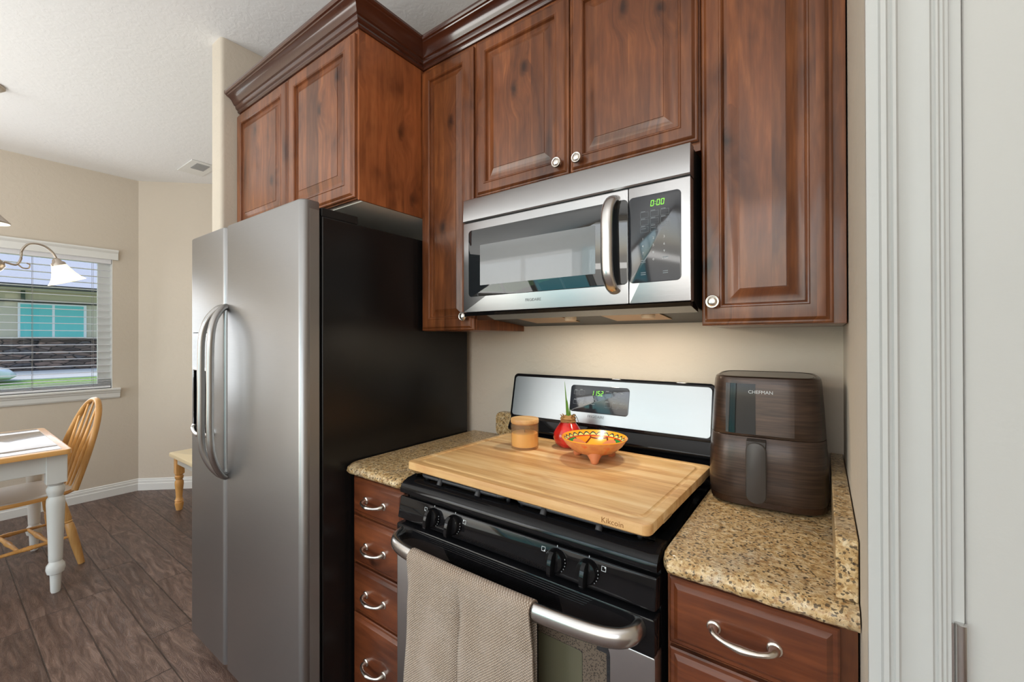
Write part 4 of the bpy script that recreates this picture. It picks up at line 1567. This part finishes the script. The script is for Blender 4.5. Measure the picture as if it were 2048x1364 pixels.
# candle
cx_, cy_ = 0.203, -0.298
cd = thing('candle', 'wax candle in a frosted glass jar with a wooden lid', 'candle', (cx_, cy_, ZB))
bm = nb()
prof = [(0.042, 0.0), (0.0455, 0.002), (0.0465, 0.006), (0.0465, 0.086), (0.0440, 0.086), (0.0440, 0.008), (0.001, 0.006)]
lathe(bm, prof, (cx_, cy_, ZB), 48)
obj('jar', bm, 'jar', cd, smooth=40)
bm = nb()
lathe(bm, [(0.040, 0.0085), (0.0433, 0.0095), (0.0433, 0.052), (0.042, 0.053), (0.003, 0.0525)], (cx_, cy_, ZB), 40)
wx = obj('wax', bm, 'wax', cd, smooth=40)
bm = nb()
tube(bm, [(cx_, cy_, ZB + 0.0526), (cx_ + 0.001, cy_, ZB + 0.066)], 0.001, 6)
obj('wick', bm, 'black_matte', wx)
bm = nb()
lathe(bm, [(0.042, 0.0825), (0.0438, 0.083), (0.0438, 0.0862), (0.0470, 0.0866), (0.0475, 0.089), (0.0475, 0.098), (0.0465, 0.1), (0.001, 0.1002)], (cx_, cy_, ZB), 48)
obj('lid', bm, 'bamboo', cd, smooth=40)

# waxed flower bulb
cx_, cy_ = 0.318, -0.205
bb = thing('flower_bulb', 'red waxed flower bulb with green shoots beside the candle', 'bulb', (cx_, cy_, ZB))
bm = nb()
lathe(bm, [(0.020, 0.0), (0.032, 0.004), (0.044, 0.016), (0.0505, 0.034), (0.0490, 0.050), (0.040, 0.066), (0.029, 0.080), (0.022, 0.090), (0.020, 0.095), (0.01, 0.096)], (cx_, cy_, ZB), 40)
obj('wax_coat', bm, 'red_wax', bb, smooth=60)
bm = nb()
rnd = random.Random(3)
lathe(bm, [(0.024, 0.084), (0.0265, 0.089), (0.024, 0.094), (0.026, 0.098), (0.021, 0.104), (0.012, 0.108), (0.008, 0.106)], (cx_, cy_, ZB), 22)
for v in bm.verts:
    v.co += Vector((rnd.uniform(-1, 1), rnd.uniform(-1, 1), rnd.uniform(-1, 1))) * 0.0022
for k in range(14):
    a = rnd.uniform(0, 2 * PI)
    r0 = 0.017
    b0 = Vector((cx_ + r0 * math.cos(a), cy_ + r0 * math.sin(a), ZB + 0.098))
    tube(bm, [tuple(b0), tuple(b0 + Vector((0.006 * math.cos(a), 0.006 * math.sin(a), 0.009))), tuple(b0 + Vector((0.010 * math.cos(a), 0.010 * math.sin(a), 0.013)))], [0.0045, 0.0035, 0.0006], 6, ell=0.35)
obj('neck_skin', bm, 'papery', bb, smooth=50)
for (dx, dy, tx, ty, h, r_) in ((-0.003, 0.0, -0.014, 0.002, 0.222, 0.0060), (0.003, -0.002, -0.003, 0.0, 0.160, 0.0075), (0.007, 0.003, 0.004, 0.003, 0.136, 0.0060)):
    bm = nb()
    P = spline([(cx_ + dx, cy_ + dy, ZB + 0.095), (cx_ + dx + (tx - dx) * .3, cy_ + dy, ZB + 0.095 + (h - 0.095) * 0.45), (cx_ + tx, cy_ + ty, ZB + h)], 5)
    tube(bm, P, [r_ * (1 - (i / (len(P) - 1)) ** 2 * 0.9) for i in range(len(P))], 8, up=(1, 0.5, 0), ell=0.55)
    obj('shoot', bm, 'leaf', bb, smooth=60)
bm = nb()
P = spline([(cx_ + 0.008, cy_, ZB + 0.100), (cx_ + 0.020, cy_ + 0.004, ZB + 0.113), (cx_ + 0.032, cy_ + 0.006, ZB + 0.100), (cx_ + 0.038, cy_ + 0.006, ZB + 0.082)], 5)
tube(bm, P, [0.003 * (1 - i / len(P)) + 0.0005 for i in range(len(P))], 6, ell=0.5)
o = obj('shoot', bm, 'leaf_dry', bb, smooth=60)
o['label'] = 'dark dry drooping leaf'

# painted bowl
cx_, cy_ = 0.450, -0.280
bw = thing('painted_bowl', 'small orange hand-painted clay bowl with feet on the board', 'bowl', (cx_, cy_, ZB))
bm = nb()
lathe(bm, [(0.012, 0.014), (0.040, 0.017), (0.066, 0.027), (0.086, 0.045), (0.0985, 0.062), (0.1005, 0.066), (0.0985, 0.0680), (0.0940, 0.0645), (0.080, 0.050), (0.060, 0.035), (0.036, 0.025), (0.002, 0.0220)], (cx_, cy_, ZB), 72)
bw_o = obj('dish', bm, 'bowl', bw, smooth=60)
for k in range(3):
    a = R(-64 + 120 * k)
    bm = nb()
    ux, uy = math.cos(a), math.sin(a)
    P = [(cx_ + ux * 0.046, cy_ + uy * 0.046, ZB + 0.034), (cx_ + ux * 0.054, cy_ + uy * 0.054, ZB + 0.022), (cx_ + ux * 0.060, cy_ + uy * 0.060, ZB + 0.010), (cx_ + ux * 0.062, cy_ + uy * 0.062, ZB + 0.003), (cx_ + ux * 0.062, cy_ + uy * 0.062, ZB + 0.0)]
    tube(bm, P, [0.030, 0.021, 0.013, 0.0115, 0.007], 16, up=(ux, uy, 0))
    obj('foot', bm, 'terracotta', bw, smooth=60)

# ------------------------------------------------------------------ air fryer
af = thing('air_fryer', 'dark brown air fryer with glossy panel and front handle', 'air fryer', (0.897, -0.165, CT))
af.rotation_euler = (0, 0, R(4))
FW = 1.09


def sq(hx_, hy_, z, e=4.2, seg=48, cy=0.0):
    out = []
    for k in range(seg):
        a = 2 * PI * k / seg
        c_, s_ = math.cos(a), math.sin(a)
        out.append((FW * hx_ * math.copysign(abs(c_) ** (2 / e), c_), cy + hy_ * math.copysign(abs(s_) ** (2 / e), s_), z))
    return out


bm = nb()
loft(bm, [sq(0.112, 0.128, 0.004), sq(0.118, 0.134, 0.008), sq(0.119, 0.135, 0.022)])
afb = obj('base', bm, 'fryer_base', af, smooth=40, local=True)
bm = nb()
for sx_ in (-1, 1):
    for sy_ in (-1, 1):
        lathe(bm, [(0.012, 0), (0.013, 0.002), (0.013, 0.006)], (sx_ * 0.085, sy_ * 0.1, 0), 14)
obj('foot', bm, 'black_matte', afb, smooth=40, local=True)
bm = nb()
loft(bm, [sq(0.119, 0.135, 0.0225), sq(0.1205, 0.1365, 0.030), sq(0.1215, 0.138, 0.060), sq(0.1200, 0.136, 0.12), sq(0.1165, 0.132, 0.1745), sq(0.1155, 0.131, 0.176)])
drw = obj('basket', bm, 'fryer', af, smooth=40, local=True)
bm = nb()
loft(bm, [sq(0.1155, 0.131, 0.1772), sq(0.1163, 0.132, 0.179), sq(0.114, 0.129, 0.23), sq(0.1105, 0.125, 0.29), sq(0.109, 0.123, 0.312), sq(0.107, 0.121, 0.320), sq(0.102, 0.116, 0.3235), sq(0.100, 0.114, 0.3235), sq(0.0985, 0.1125, 0.3205), sq(0.094, 0.108, 0.3205), sq(0.093, 0.107, 0.3225)])
top_ = obj('housing', bm, 'fryer', af, smooth=40, local=True)


def front_y(z):   # front surface y at height z
    pts_ = [(0.0225, 0.135), (0.060, 0.138), (0.12, 0.136), (0.176, 0.131), (0.179, 0.132), (0.23, 0.129), (0.29, 0.125), (0.32, 0.121)]
    for (a, b), (c, d_) in zip(pts_, pts_[1:]):
        if a <= z <= c:
            return -(b + (d_ - b) * (z - a) / (c - a))
    return -0.13


def skin(bm, x0, x1, z0, z1, out, e=4.2):
    """thin plate following the curved front of the fryer"""
    nx, nz = 12, 8
    g0 = []
    for j in range(nz + 1):
        z = z0 + (z1 - z0) * j / nz
        yb_ = -front_y(z)
        hxx = 0.1165 * FW - (z - 0.17) * 0.05
        row = []
        for i in range(nx + 1):
            x = x0 + (x1 - x0) * i / nx
            yy = -yb_ * (1 - abs(x / hxx) ** e) ** (1 / e)
            row.append((x, yy, z))
        g0.append(row)
    A = [[bm.verts.new((x, y - out, z)) for x, y, z in r_] for r_ in g0]
    B = [[bm.verts.new((x, y + 0.001, z)) for x, y, z in r_] for r_ in g0]
    for j in range(nz):
        for i in range(nx):
            bm.faces.new((A[j][i], A[j][i + 1], A[j + 1][i + 1], A[j + 1][i]))
    for i in range(nx):
        bm.faces.new((A[0][i], A[0][i + 1], B[0][i + 1], B[0][i])); bm.faces.new((A[nz][i], A[nz][i + 1], B[nz][i + 1], B[nz][i]))
    for j in range(nz):
        bm.faces.new((A[j][0], A[j + 1][0], B[j + 1][0], B[j][0])); bm.faces.new((A[j][nx], A[j + 1][nx], B[j + 1][nx], B[j][nx]))


bm = nb()
skin(bm, -0.086, -0.020, 0.183, 0.306, 0.0012)
obj('touch_panel', bm, 'black_gloss', top_, smooth=60, local=True)
bm = nb()
skin(bm, -0.0195, 0.060, 0.183, 0.306, 0.0006)
obj('side_panel', bm, 'fryer', top_, smooth=60, local=True)
cu = text('logo', 'CHEFMAN', 0.0115, (0, 0, 0), (1, 0, 0), (0, 0, 1), (0, -1, 0), 'print_white', None, sx=1.0)
cu.parent = top_
cu.matrix_basis = Matrix.Translation((-0.036, front_y(0.285) - 0.0018, 0.283)) @ Matrix(((1, 0, 0), (0, 0.06, -1), (0, 1, 0.06))).to_4x4()
bm = nb()
for s_ in (1,):
    rings = []
    for y_, z_, w_ in ((-0.128, 0.162, 0.024), (-0.150, 0.163, 0.024), (-0.163, 0.160, 0.024), (-0.168, 0.150, 0.024)):
        pass
plate(bm, (-0.018, -0.166, 0.0), (1, 0, 0), (0, -0.03, 1), (0, -1, 0), -0.0215, 0.0215, 0.026, 0.172, 0.0208, -0.006, 0.003, 0.002)
box(bm, -0.0385, 0.0025, -0.168, -0.126, 0.146, 0.1735)
obj('handle', bm, 'fryer_handle', drw, smooth=40, local=True, bevel=0.0015)


# ------------------------------------------------------------------ dining furniture
def turned(bm, x, y, prof, seg=24):
    lathe(bm, prof, (x, y, 0), seg)


tx0, tx1, ty0, ty1 = -3.12, -2.19, -2.45, -1.035
tb = thing('dining_table', 'white farmhouse dining table with tiled top and honey wood edge', 'table', ((tx0 + tx1) / 2, (ty0 + ty1) / 2, 0))
bm = nb()
plate(bm, (0, 0, 0), (1, 0, 0), (0, 1, 0), (0, 0, 1), tx0, tx1, ty0, ty1, 0.03, 0.735, 0.760, 0.006)
tt = obj('tabletop', bm, 'oak_h', tb, smooth=40)
bm = nb()
plate(bm, (0, 0, 0), (1, 0, 0), (0, 1, 0), (0, 0, 1), tx0 + 0.035, tx1 - 0.035, ty0 + 0.035, ty1 - 0.035, 0.004, 0.759, 0.7608)
obj('grout', bm, 'grout', tt, smooth=0)
bm = nb()
tw_x = [(tx0 + 0.037, tx0 + 0.163), (tx0 + 0.167, tx1 - 0.167), (tx1 - 0.163, tx1 - 0.037)]
for a, b in tw_x:
    y = ty1 - 0.037
    while y > ty0 + 0.3:
        plate(bm, (0, 0, 0), (1, 0, 0), (0, 1, 0), (0, 0, 1), a, b, y - 0.296, y, 0.003, 0.7605, 0.7622, 0.0006)
        y -= 0.300
obj('tiles', bm, 'tile', tt, smooth=30)
bm = nb()
ax0, ax1, ay0, ay1 = tx0 + 0.055, tx1 - 0.055, ty0 + 0.055, ty1 - 0.030
box(bm, ax0, ax1, ay1 - 0.02, ay1, 0.640, 0.735)
box(bm, ax0, ax1, ay0, ay0 + 0.02, 0.640, 0.735)
box(bm, ax0, ax0 + 0.02, ay0, ay1, 0.640, 0.735)
box(bm, ax1 - 0.02, ax1, ay0, ay1, 0.640, 0.735)
obj('apron', bm, 'paint_white', tb, bevel=0.002)
LEG = [(0.022, 0.0), (0.026, 0.01), (0.029, 0.085), (0.030, 0.098), (0.043, 0.104), (0.049, 0.125), (0.047, 0.145), (0.036, 0.158), (0.033, 0.166), (0.036, 0.172), (0.036, 0.180),
       (0.038, 0.26), (0.045, 0.42), (0.048, 0.47), (0.046, 0.495), (0.036, 0.508), (0.040, 0.518), (0.047, 0.535), (0.047, 0.550), (0.038, 0.566), (0.044, 0.574), (0.052, 0.580), (0.052, 0.586), (0.03, 0.588)]
LEG = [(r_ * 0.76, z_) for r_, z_ in LEG]
for lx, ly in ((tx1 - 0.082, ty1 - 0.052), (tx0 + 0.082, ty1 - 0.052), (tx1 - 0.082, ty0 + 0.08), (tx0 + 0.082, ty0 + 0.08)):
    bm = nb()
    lathe(bm, LEG, (lx, ly, 0), 28)
    plate(bm, (lx, ly, 0), (1, 0, 0), (0, 1, 0), (0, 0, 1), -0.039, 0.039, -0.039, 0.039, 0.004, 0.582, 0.735)
    obj('leg', bm, 'paint_white', tb, smooth=35)

# windsor chair
chx, chy = -2.745, -1.175
ch = thing('dining_chair', 'bow-back spindle chair in honey wood tucked under the table', 'chair', (chx, chy, 0))
ch.rotation_euler = (0, 0, R(8))
bm = nb()
ZS = 0.452


def seat_ring(ins, z):
    out = []
    for k in range(40):
        a = 2 * PI * k / 40
        c_, s_ = math.cos(a), math.sin(a)
        out.append((chx + (0.220 - ins) * math.copysign(abs(c_) ** 0.75, c_), chy + (0.225 - ins) * math.copysign(abs(s_) ** 0.75, s_), z))
    return out


loft(bm, [seat_ring(0.025, ZS - 0.032), seat_ring(0.006, ZS - 0.028), seat_ring(0.0, ZS - 0.018), seat_ring(0.002, ZS - 0.005)])
st_ = obj('seat', bm, 'oak_h', ch, smooth=40)
bm = nb()
loft(bm, [seat_ring(0.002, ZS - 0.0049), seat_ring(0.008, ZS), seat_ring(0.05, ZS - 0.003), seat_ring(0.12, ZS - 0.006)])
obj('seat_top', bm, 'whitewash', st_, smooth=60)
# bow back
yb0 = chy + 0.165
lean = 0.30
bow = []
for k in range(25):
    a = PI * k / 24
    hx_ = 0.195 * math.cos(a) * (1.0 + 0.12 * math.sin(a))
    hz_ = 0.51 * math.sin(a) ** 0.8
    bow.append((chx + hx_, yb0 + lean * hz_ + 0.012, ZS - 0.01 + hz_))
bm = nb()
tube(bm, bow, 0.0135, 12, up=(0, 1, 0), ell=1.25)
obj('back_bow', bm, 'oak', ch, smooth=60)
for k in range(5):
    f = -0.72 + 1.44 * k / 4
    xb_ = chx + f * 0.13
    xt_ = chx + f * 0.185
    hh_ = 0.51 * (1 - (abs(f) * 0.86) ** 2) ** 0.42 - 0.012
    bm = nb()
    P = [(xb_, yb0 + 0.02, ZS - 0.006)] + [(xb_ + (xt_ - xb_) * q, yb0 + 0.02 + (lean * hh_ - 0.008) * q, ZS - 0.006 + hh_ * q) for q in (0.2, 0.42, 0.6, 0.8, 1.0)]
    tube(bm, P, [0.007, 0.009, 0.0120, 0.0095, 0.0065, 0.0055], 10, up=(0, 1, 0))
    obj('spindle', bm, 'oak', ch, smooth=60)
CL = [0.012, 0.016, 0.0185, 0.020, 0.0155, 0.020, 0.0155, 0.0205, 0.0225, 0.0215, 0.0185, 0.0155]
CT_ = [0, 0.14, 0.26, 0.36, 0.385, 0.40, 0.415, 0.44, 0.55, 0.72, 0.88, 1.0]
for sx_, sy_ in ((1, 1), (-1, 1), (1, -1), (-1, -1)):
    a = Vector((chx + sx_ * 0.135, chy + sy_ * 0.13, ZS - 0.025))
    b = Vector((chx + sx_ * 0.205, chy + sy_ * 0.205, 0.0))
    bm = nb()
    tube(bm, [tuple(a.lerp(b, q)) for q in CT_], CL, 14, up=(1, 0, 0))
    obj('leg', bm, 'oak', ch, smooth=50)


def legp(sx_, sy_, z):
    q = 1 - z / (ZS - 0.025)
    return Vector((chx + sx_ * (0.135 + 0.07 * q), chy + sy_ * (0.13 + 0.075 * q), z))


def turned_bar(a, b, r_, mat='oak', beads=True):
    bm = nb()
    P, rr_ = [], []
    for q, f in ((0, .55), (0.12, .75), (0.3, .9), (0.42, 1.0), (0.44, 1.2), (0.46, 1.0), (0.48, 1.25), (0.52, 1.25), (0.54, 1.0), (0.56, 1.2), (0.58, 1.0), (0.7, .9), (0.88, .75), (1, .55)):
        P.append(tuple(a.lerp(b, q))); rr_.append(r_ * f)
    tube(bm, P, rr_, 12, up=(0, 0, 1))
    obj('stretcher', bm, mat, ch, smooth=50)


for sx_ in (-1, 1):
    turned_bar(legp(sx_, 1, 0.17), legp(sx_, -1, 0.17), 0.011)
for q in (0.28, 0.62):
    turned_bar(legp(-1, 1, 0.17).lerp(legp(-1, -1, 0.17), q), legp(1, 1, 0.17).lerp(legp(1, -1, 0.17), q), 0.012)

# bench by the diagonal wall
bx0, bx1, by0, by1 = -3.135, -2.15, -0.375, -0.04
bn = thing('bench', 'low honey wood bench with pale seat against the angled wall', 'bench', ((bx0 + bx1) / 2, (by0 + by1) / 2, 0))
bm = nb()
plate(bm, (0, 0, 0), (1, 0, 0), (0, 1, 0), (0, 0, 1), bx0, bx1, by0, by1, 0.025, 0.425, 0.452, 0.008)
obj('seat', bm, plain('bench_cream', lin(240, 222, 184), 0.35, 0, 0.2), bn, smooth=40)
bm = nb()
box(bm, bx0 + 0.05, bx1 - 0.05, by0 + 0.035, by0 + 0.053, 0.365, 0.425)
box(bm, bx0 + 0.05, bx1 - 0.05, by1 - 0.053, by1 - 0.035, 0.365, 0.425)
box(bm, bx0 + 0.045, bx0 + 0.063, by0 + 0.04, by1 - 0.04, 0.365, 0.425)
obj('apron', bm, 'paint_white', bn)
BL = [(0.020, 0), (0.024, 0.02), (0.026, 0.03), (0.0285, 0.045), (0.029, 0.06), (0.022, 0.068), (0.030, 0.074), (0.026, 0.08), (0.021, 0.10), (0.024, 0.15), (0.029, 0.20), (0.029, 0.222), (0.021, 0.238), (0.026, 0.246), (0.029, 0.257), (0.029, 0.265), (0.022, 0.273), (0.028, 0.279), (0.029, 0.287), (0.02, 0.29)]
for lx, ly in ((bx0 + 0.060, by0 + 0.055), (bx1 - 0.060, by0 + 0.055), (bx0 + 0.060, by1 - 0.055), (bx1 - 0.060, by1 - 0.055)):
    bm = nb()
    lathe(bm, BL, (lx, ly, 0), 22)
    plate(bm, (lx, ly, 0), (1, 0, 0), (0, 1, 0), (0, 0, 1), -0.028, 0.028, -0.028, 0.028, 0.004, 0.287, 0.425)
    obj('leg', bm, 'oak', bn, smooth=35)

# chandelier over the table
lx, ly = -2.70, -1.292
cl = thing('chandelier', 'nickel chandelier with glowing frosted glass bell shades above the table', 'chandelier', (lx, ly, H))
bm = nb()
lathe(bm, [(0.06, 0), (0.062, -0.012), (0.045, -0.026), (0.012, -0.032)], (lx, ly, H), 28)
obj('canopy', bm, 'bronze', cl, smooth=50)
bm = nb()
tube(bm, [(lx, ly, H - 0.03), (lx, ly, 2.02)], 0.006, 10)
lathe(bm, [(0.010, 2.07), (0.026, 2.055), (0.060, 2.015), (0.082, 1.99), (0.080, 1.984), (0.050, 1.978), (0.036, 1.968), (0.034, 1.80), (0.040, 1.79), (0.060, 1.765), (0.064, 1.75), (0.050, 1.725), (0.030, 1.71), (0.012, 1.70), (0.012, 1.69), (0.002, 1.68)], (lx, ly, 0), 28)
obj('column', bm, 'bronze', cl, smooth=50)
for k in range(3):
    a = R(90 + 120 * k)
    ux, uy = math.cos(a), math.sin(a)
    f = lambda r_, z: (lx + ux * r_, ly + uy * r_, z)
    bm = nb()
    tube(bm, spline([f(0.055, 1.775), f(0.100, 1.765), f(0.118, 1.80), f(0.122, 1.85), f(0.150, 1.893), f(0.200, 1.895), f(0.240, 1.862), f(0.262, 1.815)], 6), 0.0062, 10)
    tube(bm, spline([f(0.105, 1.770), f(0.125, 1.750), f(0.148, 1.752), f(0.152, 1.772), f(0.140, 1.780)], 5), 0.004, 8)
    arm = obj('arm', bm, 'bronze', cl, smooth=60)
    # shade, tilted outward
    ax = Vector((ux * 0.38, uy * 0.38, -1)).normalized()
    s0 = Vector(f(0.255, 1.822))
    sdv = Vector((-uy, ux, 0))
    tdv = ax.cross(sdv)
    def rings_of(prof):
        return [[tuple(s0 + ax * h + sdv * (r_ * math.cos(2 * PI * q / 32)) + tdv * (r_ * math.sin(2 * PI * q / 32))) for q in range(32)] for r_, h in prof]
    bm = nb()
    loft(bm, rings_of([(0.008, -0.004), (0.018, 0.004), (0.022, 0.018), (0.032, 0.026), (0.034, 0.040), (0.028, 0.041)]))
    obj('socket', bm, 'bronze', arm, smooth=50)
    bm = nb()
    loft(bm, rings_of([(0.032, 0.036), (0.038, 0.052), (0.046, 0.075), (0.056, 0.100), (0.074, 0.128), (0.088, 0.142), (0.086, 0.143), (0.072, 0.129), (0.054, 0.102), (0.044, 0.077), (0.036, 0.054), (0.030, 0.038)]), cap=False)
    sh = obj('lamp_shade', bm, 'shade', arm, smooth=60)
    bm = nb()
    loft(bm, rings_of([(0.008, 0.040), (0.018, 0.052), (0.026, 0.070), (0.027, 0.085), (0.018, 0.100), (0.002, 0.106)]))
    obj('bulb', bm, 'bulb', sh, smooth=60)

# unseen windows added behind the camera, framing the fill lamps
for i, (a, b) in enumerate(((-3.65, -1.6), (-1.6, -0.3), (-0.3, 2.75))):
    bm = nb()
    for xx in (a, (a + b) / 2 - 0.025, b - 0.05):
        box(bm, xx, xx + 0.05, YB - 0.09, YB - 0.04, 0.4, 2.6)
    box(bm, a, b, YB - 0.09, YB - 0.04, 0.4, 0.45)
    box(bm, a, b, YB - 0.09, YB - 0.04, 2.55, 2.6)
    w_ = struct(obj('window_%d' % (i + 2), bm, 'trim', smooth=0))
    boxo('pane', a, b, YB - 0.07, YB - 0.066, 0.4, 2.6, 'glass', w_)
